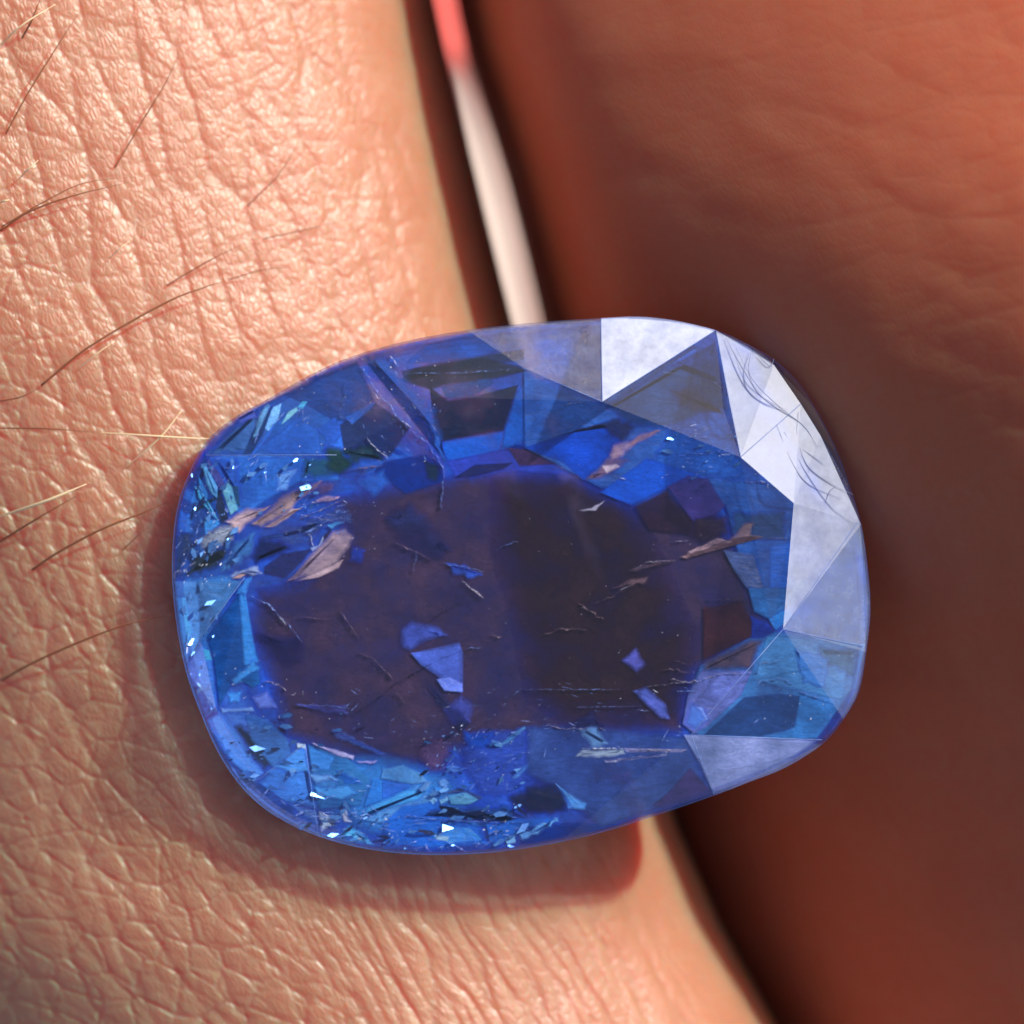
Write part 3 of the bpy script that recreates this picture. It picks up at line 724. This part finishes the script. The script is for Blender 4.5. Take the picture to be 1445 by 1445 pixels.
patch('G', [(620,870),(800,830),(1060,820),(1060,850),(900,900),(700,980),(640,980)], (30, 66, 150), scale=7)
patch('G', [(860,880),(1120,850),(1445,880),(1300,930),(900,980),(820,980)], (12, 34, 112), scale=4)
patch('G', [(815,920),(850,900),(1050,820),(1060,850),(900,930),(830,960)], (110, 150, 215), rag=4, veil=.6, scale=10)
patch('G', [(735,945),(790,925),(800,975),(745,985)], (150, 205, 248))
patch('G', [(480,290),(690,285),(870,270),(1000,270),(1050,400),(950,560),(760,700),(600,700),(480,540)], (34, 46, 136), scale=5, ang=30, rag=3, c2=(50, 60, 160))
patch('G', [(480,300),(680,300),(650,400),(520,420)], (28, 62, 170), rag=3)
patch('G', [(685,390),(780,310),(850,270),(870,290),(760,380),(700,410)], (90, 150, 240), c2=(150, 200, 250), ang=35, rag=1)
patch('G', [(765,590),(850,500),(980,400),(990,420),(900,520),(800,600)], (70, 124, 236), c2=(140, 190, 250), ang=40, rag=1)
patch('G', [(200,380),(380,300),(430,400),(380,560),(280,560),(200,450)], (78, 54, 100), rag=2, clear=.42, soft=.6, sp=22)
patch('G', [(370,520),(400,500),(510,525),(430,560)], (96, 106, 200), rag=1.5)
patch('G', [(740,700),(900,620),(1080,650),(1110,790),(880,800),(780,760)], (26, 20, 58), rag=2)
patch('G', [(1040,610),(1110,780),(1240,740),(1150,720)], (76, 100, 180), rag=2)
patch('F', [(790,290),(880,300),(1010,380),(1140,440),(1100,460),(960,400),(820,350)], (96, 94, 190), rag=2, clear=.42, soft=.6, sp=22)
patch('F', [(675,375),(700,375),(940,450),(930,480),(820,450)], (165, 165, 225), c2=(200, 195, 240), rag=1)
patch('F', [(940,480),(1080,475),(1060,500),(970,500)], (140, 135, 200), rag=1.5)
# ---- bottom right and right
patch('D', [(0,560),(200,560),(640,600),(690,720),(745,838),(550,905),(300,975),(160,860),(0,760)], (44, 48, 118), scale=2, ang=20, c2=(58, 60, 130), rag=1)
patch('D', [(0,790),(130,790),(175,870),(120,915),(0,915)], (16, 20, 66), rag=2)
patch('D', [(120,790),(250,870),(240,900),(180,890)], (70, 106, 186), rag=2)
patch('D', [(500,880),(560,830),(650,730),(745,835),(560,900)], (62, 38, 96), scale=2)
patch('D', [(200,575),(290,560),(340,640),(260,660)], (80, 104, 150), rag=3, veil=.3)
patch('D', [(195,690),(225,655),(390,655),(400,680),(330,695)], (150, 170, 205), c2=(190, 215, 240), ang=3, stretch=6, rag=1.5)
patch('D', [(390,655),(640,660),(620,672),(400,672)], (104, 104, 150), ang=0)
patch('D', [(310,700),(560,675),(560,685),(320,715)], (110, 115, 160), rag=1)
patch('D', [(890,215),(985,195),(1345,245),(1290,420),(1240,495),(1090,620),(690,610),(620,560),(640,450),(690,330)], (52, 72, 138), scale=3, c2=(70, 100, 170))
patch('D', [(700,310),(890,220),(940,230),(895,350),(690,360)], (86, 66, 86), rag=1)
patch('D', [(690,350),(895,350),(850,450),(720,570),(665,600),(620,560),(640,450)], (88, 76, 136), scale=3, c2=(104, 104, 180))
patch('D', [(650,470),(710,500),(730,550),(670,590),(625,560)], (104, 108, 205), rag=2)
patch('D', [(670,490),(700,490),(725,540),(710,550)], (140, 165, 245), rag=1)
patch('D', [(860,455),(1000,440),(1085,450),(1060,580),(930,610),(700,605)], (34, 48, 104), scale=3)
patch('D', [(950,210),(1345,245),(1300,420),(1240,470),(1080,430),(900,390)], (68, 96, 160), scale=5, veil=.3, c2=(104, 136, 190))
patch('D', [(1150,250),(1320,260),(1290,380),(1160,320)], (62, 92, 120), rag=3, veil=.3)
patch('D', [(1080,440),(1240,490),(1150,620),(960,615),(1060,570)], (50, 84, 150), scale=6, veil=.2)
patch('D', [(625,602),(930,612),(1150,625),(1000,740),(900,780),(745,838),(690,720)], (90, 102, 156), scale=3, c2=(120, 130, 180))
patch('D', [(950,135),(1035,105),(1055,140),(985,195)], (44, 124, 240), c2=(80, 160, 250))
patch('D', [(885,130),(990,190),(940,225),(890,225)], (10, 30, 120))
patch('D', [(870,0),(1120,0),(1040,100),(960,150),(900,120)], (44, 70, 140), c2=(60, 96, 170))
patch('D', [(700,100),(850,80),(895,160),(890,220),(700,310)], (66, 26, 38), scale=2, veil=-.1)
patch('D', [(375,310),(440,255),(482,330),(440,365)], (70, 60, 130), c2=(96, 84, 170), rag=1, soft=.4, sp=9, clear=.4)
patch('D', [(420,430),(480,408),(560,480),(575,545),(530,540)], (76, 74, 160), c2=(130, 128, 220), rag=1, soft=.4, sp=7, clear=.3)
patch('D', [(180,555),(270,500),(320,575),(200,580)], (24, 18, 76), rag=1)
# ---- upper right body
patch('B', [(0,260),(120,320),(300,390),(400,300),(755,135),(800,300),(830,540),(1060,740),(1060,1112),(870,1112),(790,790),(560,715),(300,720),(0,560)], (20, 52, 134), scale=2, c2=(34, 74, 160))
patch('B', [(310,395),(560,240),(752,140),(785,290),(800,420),(700,430),(560,490),(400,480)], (18, 34, 92), scale=3, c2=(32, 54, 118), rag=1, slant=.02)
patch('B', [(560,330),(680,310),(760,400),(800,425),(700,430),(600,400)], (60, 38, 66), rag=2, clear=.5, soft=.6, sp=16, slant=.02)
patch('B', [(560,240),(752,140),(785,330),(640,270)], (30, 40, 112), rag=1)
patch('B', [(0,560),(160,505),(370,460),(385,540),(290,640),(232,692),(150,620)], (8, 48, 150), scale=2, veil=-.08)
patch('B', [(110,520),(370,440),(440,480),(380,545),(300,480)], (40, 34, 80), rag=2)
patch('B', [(560,490),(700,430),(805,430),(845,590),(965,705),(720,685),(600,660),(490,630)], (36, 76, 190), scale=6, ang=10, veil=.35, c2=(64, 104, 216), rag=2)
patch('B', [(295,735),(480,600),(720,680),(560,720),(420,788)], (14, 62, 172), var=.2, scale=2)
patch('B', [(430,790),(560,725),(665,860),(660,905),(490,885)], (48, 24, 50), scale=2, veil=-.05)
patch('B', [(558,712),(640,668),(720,680),(790,790),(745,830),(660,852)], (70, 48, 116), scale=2)
patch('B', [(668,830),(800,822),(805,900),(700,945),(655,905)], (58, 34, 54), rag=2)
patch('B', [(780,960),(900,980),(940,1112),(870,1112),(820,1040)], (50, 54, 112))
patch('B', [(960,950),(1045,930),(1060,1112),(960,1112)], (30, 84, 190), scale=4)
patch('B', [(810,810),(1030,810),(1030,930),(900,930),(810,900)], (50, 60, 110), rag=3, veil=.2)
patch('B', [(970,210),(1100,300),(1200,450),(1290,745),(1200,700),(1090,390)], (22, 42, 128), scale=4)
# ---- broad flashes of light painted pale along the left and lower rim
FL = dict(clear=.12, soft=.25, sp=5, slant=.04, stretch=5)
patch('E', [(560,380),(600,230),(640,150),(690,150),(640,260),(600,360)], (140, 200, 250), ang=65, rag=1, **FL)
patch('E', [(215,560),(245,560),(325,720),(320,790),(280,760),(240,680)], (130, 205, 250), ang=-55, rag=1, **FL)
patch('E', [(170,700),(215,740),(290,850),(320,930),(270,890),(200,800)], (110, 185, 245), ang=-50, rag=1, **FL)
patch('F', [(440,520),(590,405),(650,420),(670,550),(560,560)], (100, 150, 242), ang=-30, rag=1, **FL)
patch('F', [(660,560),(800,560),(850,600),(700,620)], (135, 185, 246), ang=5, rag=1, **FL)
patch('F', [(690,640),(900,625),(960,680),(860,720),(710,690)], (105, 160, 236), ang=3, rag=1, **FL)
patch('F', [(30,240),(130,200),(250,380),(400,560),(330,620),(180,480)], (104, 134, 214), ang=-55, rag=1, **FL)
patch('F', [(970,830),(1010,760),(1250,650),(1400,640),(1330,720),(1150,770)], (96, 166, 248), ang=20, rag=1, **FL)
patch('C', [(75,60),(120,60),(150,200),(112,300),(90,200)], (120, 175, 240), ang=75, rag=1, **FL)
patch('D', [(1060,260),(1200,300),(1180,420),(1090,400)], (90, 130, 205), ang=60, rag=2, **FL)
# ---- violet flashes of light painted into the window
patch('C', [(955,190),(1000,150),(1100,170),(1155,212),(1060,240),(1000,280),(960,262)], (88, 74, 180), c2=(104, 92, 205), scale=3, soft=.3, sp=10, rag=1)
patch('C', [(1000,282),(1190,240),(1205,280),(1205,435),(1150,420),(1100,370),(1040,330)], (98, 86, 196), c2=(126, 122, 232), scale=3, soft=.3, sp=8)
patch('C', [(1100,385),(1150,375),(1203,400),(1203,437),(1130,430)], (122, 122, 235))
patch('C', [(1200,435),(1250,480),(1240,560),(1160,570),(1120,500)], (70, 56, 140), rag=2, clear=.42, soft=.6, sp=22)
patch('C', [(375,190),(580,210),(590,330),(500,340),(420,270)], (26, 20, 80), rag=3, clear=.42, soft=.6, sp=22)
patch('C', [(1060,400),(1150,460),(1240,560),(1200,600),(1100,480)], (20, 26, 76), rag=3, clear=.42, soft=.6, sp=22)
patch('C', [(540,480),(750,480),(760,530),(660,520)], (78, 68, 140), rag=2, clear=.42, soft=.6, sp=22)
patch('A', [(880,830),(960,940),(1080,1010),(1180,960),(1000,760)], (40, 30, 84), rag=4, scale=5, clear=.42, soft=.6, sp=22)
patch('A', [(1130,1010),(1210,1010),(1290,1060),(1240,1080),(1160,1060)], (54, 66, 170), rag=3, veil=.3, clear=.42, soft=.6, sp=22)
patch('A', [(770,940),(830,960),(810,1020),(750,1010)], (36, 52, 160), rag=2, clear=.42, soft=.6, sp=22)

# ---- feathers: healed fractures, the fingers' reflection painted in as pale flesh colour
FE = dict(name="feather_inclusion", metal=.0, rough=.14, bump=.3, clear=.38, soft=.35, sp=7, slant=.1)
fe1 = patch('E', [(360,940),(440,890),(520,840),(600,850),(690,830),(620,900),(520,970),(470,1030),(430,1010),(400,960)], (172, 138, 140), scale=4, ang=30, stretch=4, rag=1.5, c2=(196, 168, 172), **FE)
fe2 = patch('E', [(540,960),(640,880),(760,760),(900,700),(1040,660),(1020,720),(880,800),(840,860),(740,930),(620,990)], (150, 116, 106), scale=5, ang=32, stretch=5, rag=1, c2=(196, 164, 152), **FE)
patch('E', [(640,980),(760,900),(820,850),(900,850),(800,930),(700,985)], (196, 168, 160), scale=5, ang=30, stretch=6, rag=1.5, **FE)
patch('E', [(1020,670),(1120,680),(1115,730),(1040,770),(980,750)], (110, 78, 92), scale=7, ang=60, stretch=4, rag=2, **FE)
patch('E', [(980,800),(1060,760),(1160,770),(1090,810)], (165, 135, 145), scale=6, ang=15, rag=1.5, **FE)
patch('E', [(780,1360),(870,1260),(960,1150),(1100,1000),(1200,980),(1260,1050),(1200,1150),(1140,1240),(1000,1310),(880,1345)], (140, 120, 134), scale=3, ang=40, stretch=4, rag=1.5, c2=(166, 142, 150), **FE)
patch('E', [(1100,1240),(1180,1200),(1150,1260),(1010,1325),(850,1350)], (176, 150, 158), scale=3, ang=25, stretch=6, **FE)
patch('B', [(235,690),(330,590),(345,545),(400,545),(380,600),(420,610),(350,660),(290,690)], (110, 84, 108), scale=5, ang=40, stretch=4, rag=2, **FE)
patch('B', [(330,590),(345,545),(400,530),(440,540),(390,600),(340,610)], (206, 170, 186), scale=5, ang=40, rag=1.5, **FE)
patch('B', [(395,545),(450,505),(540,488),(500,520),(430,555)], (150, 112, 110), scale=5, ang=25, rag=1, **FE)
patch('B', [(300,630),(360,620),(380,635),(320,665)], (225, 205, 225), rag=1, **FE)
patch('B', [(215,805),(260,795),(320,765),(280,810),(230,812)], (180, 175, 200), rag=1, **FE)
patch('B', [(600,990),(640,965),(760,912),(800,920),(870,850),(905,850),(895,900),(940,912),(860,925),(790,945),(700,975),(640,1000)], (136, 108, 110), scale=6, ang=20, stretch=3, rag=2, **FE)
patch('B', [(640,965),(760,912),(790,925),(700,965),(650,980)], (190, 160, 165), rag=1.5, **FE)
patch('B', [(410,1045),(450,1020),(580,995),(600,1005),(520,1025),(440,1050)], (96, 76, 92), rag=1.5, **FE)
patch('B', [(340,1112),(420,1070),(490,1065),(480,1090),(380,1112)], (110, 84, 92), rag=2, **FE)
patch('E', [(400,1320),(440,1275),(520,1260),(600,1240),(640,1300),(560,1320),(500,1290),(440,1325)], (150, 170, 205), scale=8, rag=2, **FE)
patch('E', [(420,1330),(470,1300),(520,1300),(480,1330)], (178, 140, 118), **FE)
patch('E', [(440,1440),(500,1330),(560,1310),(520,1445)], (84, 140, 220), rag=2)
patch('E', [(950,1120),(1010,1100),(1040,1040),(1050,1060),(1030,1100),(970,1150)], (160, 180, 220), rag=1.5, **FE)
patch('E', [(1040,1080),(1050,1030),(1110,985),(1070,1050)], (40, 24, 60))
patch('E', [(1060,970),(1130,940),(1190,950),(1100,1000)], (120, 160, 220), rag=2)

# ---- fine cracks: thin ribbons lying in the stone
def crack_mat(name, c, k=1.0, m=.0):
    b = N(name)
    n1 = b.n("ShaderNodeTexNoise", {"Vector": b.coords(), "Scale": 20.0, "Detail": 4.0}).outputs[0]
    pr = b.n("ShaderNodeBsdfPrincipled", {"Base Color": lin(c, k), "Roughness": .25, "Metallic": m}).outputs[0]
    f = b.ramp(n1, [(.36, (0, 0, 0)), (.66, (.85, .85, .85))])
    return b.surf(b.n("ShaderNodeMixShader", {0: f, 1: b.n("ShaderNodeBsdfTransparent").outputs[0], 2: pr}).outputs[0])
CR_P = crack_mat("pale_crack", (176, 170, 190)); CR_B = crack_mat("blue_crack", (120, 150, 225)); CR_D = crack_mat("dark_crack", (18, 16, 48)); CR_W = crack_mat("bright_crack", (226, 232, 250))
CR_F = crack_mat("brown_crack", (120, 100, 112))
def crack(fr, pts, wd, mat, jit=1.6, name="crack", z=.065, step=5):
    P = px(fr, pts); Q = []
    for i in range(len(P) - 1):
        a = Vector(P[i]); b_ = Vector(P[i + 1]); n_ = max(1, int((b_ - a).length / step))
        for j in range(n_): Q.append(a + (b_ - a) * j / n_ + Vector((rnd.gauss(0, jit), rnd.gauss(0, jit))) * (.3 if j == 0 else .6))
    Q.append(Vector(P[-1]))
    Q = [Vector(pull((q.x, q.y))) for q in Q]
    n = len(Q); L = []; Rr = []
    for i, q in enumerate(Q):
        t = (Q[min(i + 1, n - 1)] - Q[max(i - 1, 0)]).normalized(); nn = Vector((-t.y, t.x))
        ww = wd * .34 * (.35 + .65 * math.sin(math.pi * i / (n - 1))) * rnd.uniform(.4, 1.5)
        L.append(at(*(q + nn * ww), z)); Rr.append(at(*(q - nn * ww), z - .02 - .01 * wd))
    me = mesh(name, L + Rr, [(i, i + 1, n + i + 1, n + i) for i in range(n - 1)])
    return gpart(name, me, mat)
crack('C', [(770,530),(860,470),(930,410),(1000,370),(1100,310),(1200,270)], 3.6, CR_D, .8)
crack('C', [(1000,210),(1050,170),(1130,120),(1200,80)], 2.4, CR_D, .6)
crack('C', [(785,585),(820,572)], 4, CR_D, .6)
crack('C', [(560,140),(690,150),(720,112),(800,230)], 2.0, CR_F, .8)
crack('C', [(800,280),(860,310),(930,385)], 3.0, CR_F, 1.2)
crack('C', [(930,430),(980,480)], 1.6, CR_F)
crack('C', [(350,50),(440,90),(520,170),(575,240)], 2.4, CR_B, 1.0)
crack('C', [(485,140),(510,170)], 5, CR_W, .8)
crack('C', [(438,190),(480,165)], 1.6, CR_F, .5)
crack('C', [(420,395),(470,400),(510,430)], 5, CR_P, 2.0)
crack('C', [(540,485),(700,490),(760,500)], 1.5, CR_B, 1)
crack('C', [(1200,0),(1290,70)], 3.0, CR_P, 1)
crack('C', [(1225,262),(1275,262)], 3, CR_B, 2)
crack('C', [(1310,215),(1360,218)], 3.6, CR_F, 1.2)
crack('C', [(960,915),(1100,935),(1300,945),(1445,945)], 2.4, CR_B, .6)
crack('C', [(1060,1030),(1075,1070)], 3, CR_W, 1)
crack('C', [(1320,640),(1445,580)], 2, CR_B, 1)
crack('C', [(1380,465),(1445,410)], 2, CR_B, .6)
crack('C', [(640,900),(720,945)], 2, CR_W, 1)
crack('A', [(960,455),(1010,500),(1080,560),(1130,640),(1120,800)], 2.6, CR_B, 1.6)
crack('A', [(1115,740),(1120,800)], 4.0, CR_B, .8)
crack('A', [(800,240),(870,340),(960,455)], 2.6, CR_B, 2.2)
crack('A', [(850,340),(885,370)], 3.6, CR_W, 2)
crack('A', [(965,455),(1000,480)], 3.0, CR_W, 1)
crack('A', [(830,520),(860,560),(910,605)], 2.2, CR_W, 1.6)
crack('A', [(720,470),(750,300)], 2.0, CR_W, 3)
crack('A', [(980,270),(1240,265),(1400,250)], 1.8, CR_B, .8)
crack('A', [(920,200),(950,245)], 2.2, CR_W, 1)
crack('A', [(730,660),(800,640),(900,630)], 3.0, CR_F, 1.0)
crack('A', [(775,690),(830,645)], 1.8, CR_F, 1.0)
crack('A', [(560,790),(640,770),(720,745)], 2.4, CR_P, 1.5)
crack('A', [(540,820),(620,830),(700,850)], 1.6, CR_P, 1)
crack('A', [(560,840),(680,790),(740,760)], 2.0, CR_P, 1)
crack('A', [(930,930),(1020,970),(1080,1000)], 2.0, CR_F, 2)
crack('A', [(1020,970),(1010,1050)], 2.0, CR_B, 2)
crack('A', [(1130,1010),(1290,1045)], 2.4, CR_B, 1.6)
crack('A', [(1330,960),(1420,930)], 2.4, CR_B, 2)
crack('A', [(60,1080),(110,1010),(130,950)], 5, CR_W, 3)
crack('A', [(80,1070),(140,1020),(160,960)], 3, CR_P, 3)
crack('A', [(600,900),(620,950)], 3, CR_W, 2)
crack('B', [(145,398),(180,385),(225,382)], 3.0, CR_P, .8)
crack('B', [(160,485),(200,475)], 2.2, CR_B, .6)
crack('B', [(420,325),(445,345)], 6, CR_B, .8)
crack('B', [(540,262),(600,270)], 3, CR_B, 1)
crack('B', [(740,300),(785,330)], 4, CR_B, 1)
crack('B', [(600,590),(760,575),(840,590)], 2.6, CR_B, 2)
crack('B', [(620,540),(780,500)], 2.6, CR_B, 2.4)
crack('B', [(640,520),(740,480)], 2.0, CR_W, 2.4)
crack('B', [(840,690),(900,695),(955,700)], 2.6, CR_B, 1.5)
crack('B', [(920,690),(955,692)], 5, CR_W, 1)
crack('B', [(370,680),(400,685)], 2, CR_W, .6)
crack('B', [(410,1045),(480,1010),(600,1000)], 2.0, CR_P, 1)
crack('B', [(590,930),(640,925)], 2.0, CR_P, .8)
crack('B', [(950,915),(1040,915)], 2.0, CR_P, 1)
crack('D', [(60,220),(140,185),(245,190)], 3.4, CR_F, 1.6)
crack('D', [(215,90),(310,150)], 4.0, CR_F, 2.4)
crack('D', [(240,110),(300,80),(430,20)], 3.0, CR_F, 2.4)
crack('D', [(370,35),(430,10)], 2.0, CR_P, 1)
crack('D', [(480,415),(600,400),(680,395),(740,370),(800,362),(920,358)], 2.8, CR_P, 1.4)
crack('D', [(540,350),(600,345),(665,360)], 2.2, CR_F, 1.4)
crack('D', [(570,385),(660,400)], 2.2, CR_P, 1.4)
crack('D', [(915,320),(960,322),(1010,310)], 2.2, CR_P, 1.4)
crack('D', [(920,400),(1000,380),(1050,405)], 1.6, CR_B, 1.4)
crack('D', [(590,312),(640,325)], 2.0, CR_F, 1)
crack('D', [(0,425),(400,425)], 1.4, CR_B, .4)
crack('D', [(200,495),(460,490)], 1.4, CR_B, .4)
crack('D', [(720,72),(880,70)], 1.0, CR_F, .3)
crack('D', [(90,565),(150,580),(320,575)], 2.4, CR_P, 1.6)
crack('D', [(220,655),(390,655)], 3.0, CR_W, .8)
crack('D', [(400,660),(640,662)], 1.6, CR_P, .5)
crack('D', [(1080,435),(1200,470)], 1.4, CR_B, .8)
# reflected hairs, imitated by thin grey strands laid on the pale right faces
from mathutils.bvhtree import BVHTree
_cbm = bmesh.new()
_vs = [_cbm.verts.new(v) for v in CBV]
for f in CBF: _cbm.faces.new([_vs[i] for i in f])
bmesh.ops.triangulate(_cbm, faces=_cbm.faces)
_bvh = BVHTree.FromBMesh(_cbm); _cbm.free()
def on_crown(x, y):
    p = at(x, y, .7); h = _bvh.ray_cast(Vector((p.x, p.y, 5)), Vector((0, 0, -1)))
    return h[0].z if h[0] else ZG
b = N("grey_hair_reflection"); HAIR_REFL = b.surf(b.n("ShaderNodeMixShader", {0: .5, 1: b.n("ShaderNodeBsdfTransparent").outputs[0], 2: b.n("ShaderNodeBsdfPrincipled", {"Base Color": lin((140, 144, 176)), "Roughness": .5}).outputs[0]}).outputs[0])
def hair_reflection(fr, pts, wd):
    Q = smooth_line([Vector((x, y, 0)) for x, y in px(fr, pts)], 8)
    P = [at(q.x, q.y, on_crown(q.x, q.y) + .02) for q in Q]
    vs, fs = tube(P, [wd / 270 * max(.3, math.sin(math.pi * (i + .5) / len(P))) for i in range(len(P))], 5)
    gpart("reflection_scratch", mesh("reflection_scratch", vs, fs, True), HAIR_REFL)
hair_reflection('B', [(790,130),(850,240),(930,360),(1010,410)], 3.2)
hair_reflection('B', [(890,180),(880,260),(920,350),(1030,415)], 3.0)
hair_reflection('B', [(830,170),(900,300),(1000,400),(1100,480),(1150,560)], 2.6)
hair_reflection('B', [(990,470),(1040,600),(1110,700),(1240,760)], 2.8)
hair_reflection('B', [(1075,420),(1070,520),(1110,630),(1200,700),(1290,745)], 3.0)
hair_reflection('B', [(1180,780),(1200,730),(1230,705)], 2.6)
hair_reflection('B', [(900,180),(960,240),(980,210)], 2.2)
hair_reflection('B', [(1080,560),(1140,600),(1180,630)], 2.0)
hair_reflection('B', [(1020,500),(1100,650),(1200,790),(1280,850)], 2.2)

# ---- tiny shards and crystals in the cloudy areas
def speck_cloud(name, zones, mat, seed):
    r = random.Random(seed); vs = []; fs = []
    for fr, (x0, y0, x1, y1), n_, smin, smax, ang, el in zones:
        for _ in range(int(n_ * (.6 if name in ('pale_specks', 'dark_slivers') else 1))):
            x = r.uniform(x0, x1); y = r.uniform(y0, y1); (gx, gy), = px(fr, [(x, y)])
            if not inside((gx, gy), OUT) or dist_out((gx, gy)) < 4: continue
            sz = smin + (smax - smin) * (.62 if name == 'pale_specks' else 1) * r.random() ** 3; a = R(ang + r.gauss(0, 25)); k = r.randint(3, 5); i0 = len(vs)
            tx, ty = r.uniform(-.6, .6), r.uniform(-.6, .6); zc = r.uniform(.06, .08)
            for j in range(k):
                t = 2 * math.pi * j / k + r.uniform(-.4, .4); u = math.cos(t) * sz * el; v = math.sin(t) * sz
                p = at(gx + u * math.cos(a) - v * math.sin(a), gy - (u * math.sin(a) + v * math.cos(a)), zc)
                p.z += (u * tx + v * ty) / 100
                vs.append(p)
            fs.append(tuple(range(i0, i0 + k)))
    o = gpart(name, mesh(name, vs, fs), mat); o["kind"] = "stuff"
    return o
speck_cloud("pale_specks", [
    ('A', (540, 200, 1100, 640), 130, .5, 1.6, 20, 1.5), ('A', (70, 780, 300, 1100), 90, .6, 3.0, 55, 1.8), ('A', (1000, 220, 1445, 420), 50, .4, 1.2, 0, 1.3),
    ('A', (480, 760, 900, 1000), 40, .5, 1.6, 20, 2), ('C', (240, 300, 420, 520), 40, .5, 2.2, 20, 1.5), ('C', (420, 380, 620, 560), 24, .5, 1.6, 0, 1.5),
    ('C', (600, 840, 1440, 1060), 70, .5, 2.2, 0, 2), ('C', (1000, 560, 1445, 800), 60, .5, 2.0, 30, 2), ('C', (600, 100, 1400, 600), 50, .3, 1.1, 10, 2),
    ('D', (0, 0, 700, 560), 50, .3, 1.1, 20, 2), ('D', (900, 220, 1330, 600), 60, .5, 1.8, 60, 1.5), ('B', (540, 420, 1000, 760), 50, .5, 1.6, 10, 2.4),
    ('B', (0, 600, 800, 1112), 40, .3, 1.0, 20, 2), ('D', (80, 560, 680, 720), 40, .4, 1.4, 0, 2.5)], CR_W, 3)
speck_cloud("pale_streaks", [
    ('A', (80, 600, 300, 980), 60, .5, 1.6, 60, 8), ('A', (300, 390, 600, 700), 30, .5, 1.6, 60, 10), ('C', (90, 20, 230, 500), 30, .4, 1.4, 78, 9),
    ('C', (420, 720, 860, 960), 46, .5, 1.6, 2, 10), ('C', (640, 900, 1445, 1050), 80, .5, 1.6, 4, 11), ('C', (1050, 580, 1445, 860), 44, .5, 1.6, 35, 9),
    ('B', (520, 450, 960, 690), 44, .4, 1.3, 8, 9), ('C', (700, 420, 1400, 620), 40, .3, .8, 2, 14), ('A', (760, 240, 1120, 640), 46, .4, 1.1, -50, 7),
    ('D', (0, 400, 640, 720), 40, .3, .9, 0, 16), ('D', (900, 240, 1300, 600), 30, .4, 1.3, 60, 7), ('A', (560, 760, 760, 900), 24, .4, 1.2, 20, 9)], CR_B, 21)
b = N("blue_sliver"); n1 = b.n("ShaderNodeTexNoise", {"Vector": b.coords(), "Scale": 9.0}).outputs[0]
SLV = b.surf(b.n("ShaderNodeBsdfPrincipled", {"Base Color": b.mix(n1, lin((30, 70, 190)), lin((120, 190, 245))), "Metallic": .5, "Roughness": .25}).outputs[0])
speck_cloud("blue_slivers", [
    ('A', (80, 560, 330, 1000), 60, 1.0, 5.0, 60, 2.2), ('A', (330, 600, 640, 820), 26, 1, 5, 50, 2), ('C', (80, 0, 240, 520), 40, 1, 5, 75, 2.4),
    ('C', (250, 520, 760, 1000), 60, 1, 6, 0, 2.6), ('C', (640, 900, 1445, 1060), 50, 1, 6, 5, 2.6), ('C', (1050, 580, 1445, 900), 40, 1, 5, 30, 2.4),
    ('B', (560, 460, 860, 680), 20, 1, 4, 10, 2.6)], SLV, 8)
b = N("night_sliver"); SLD = b.surf(b.n("ShaderNodeBsdfPrincipled", {"Base Color": lin((14, 24, 70)), "Metallic": .2, "Roughness": .3}).outputs[0])
speck_cloud("dark_slivers", [
    ('A', (80, 600, 340, 1060), 26, 1.0, 5.0, 60, 2.4), ('C', (250, 560, 760, 1000), 40, 1, 6, 0, 3), ('C', (640, 880, 1445, 1060), 40, 1, 5, 5, 4), ('C', (1050, 580, 1445, 800), 16, 1, 4, 30, 3)], SLD, 9)
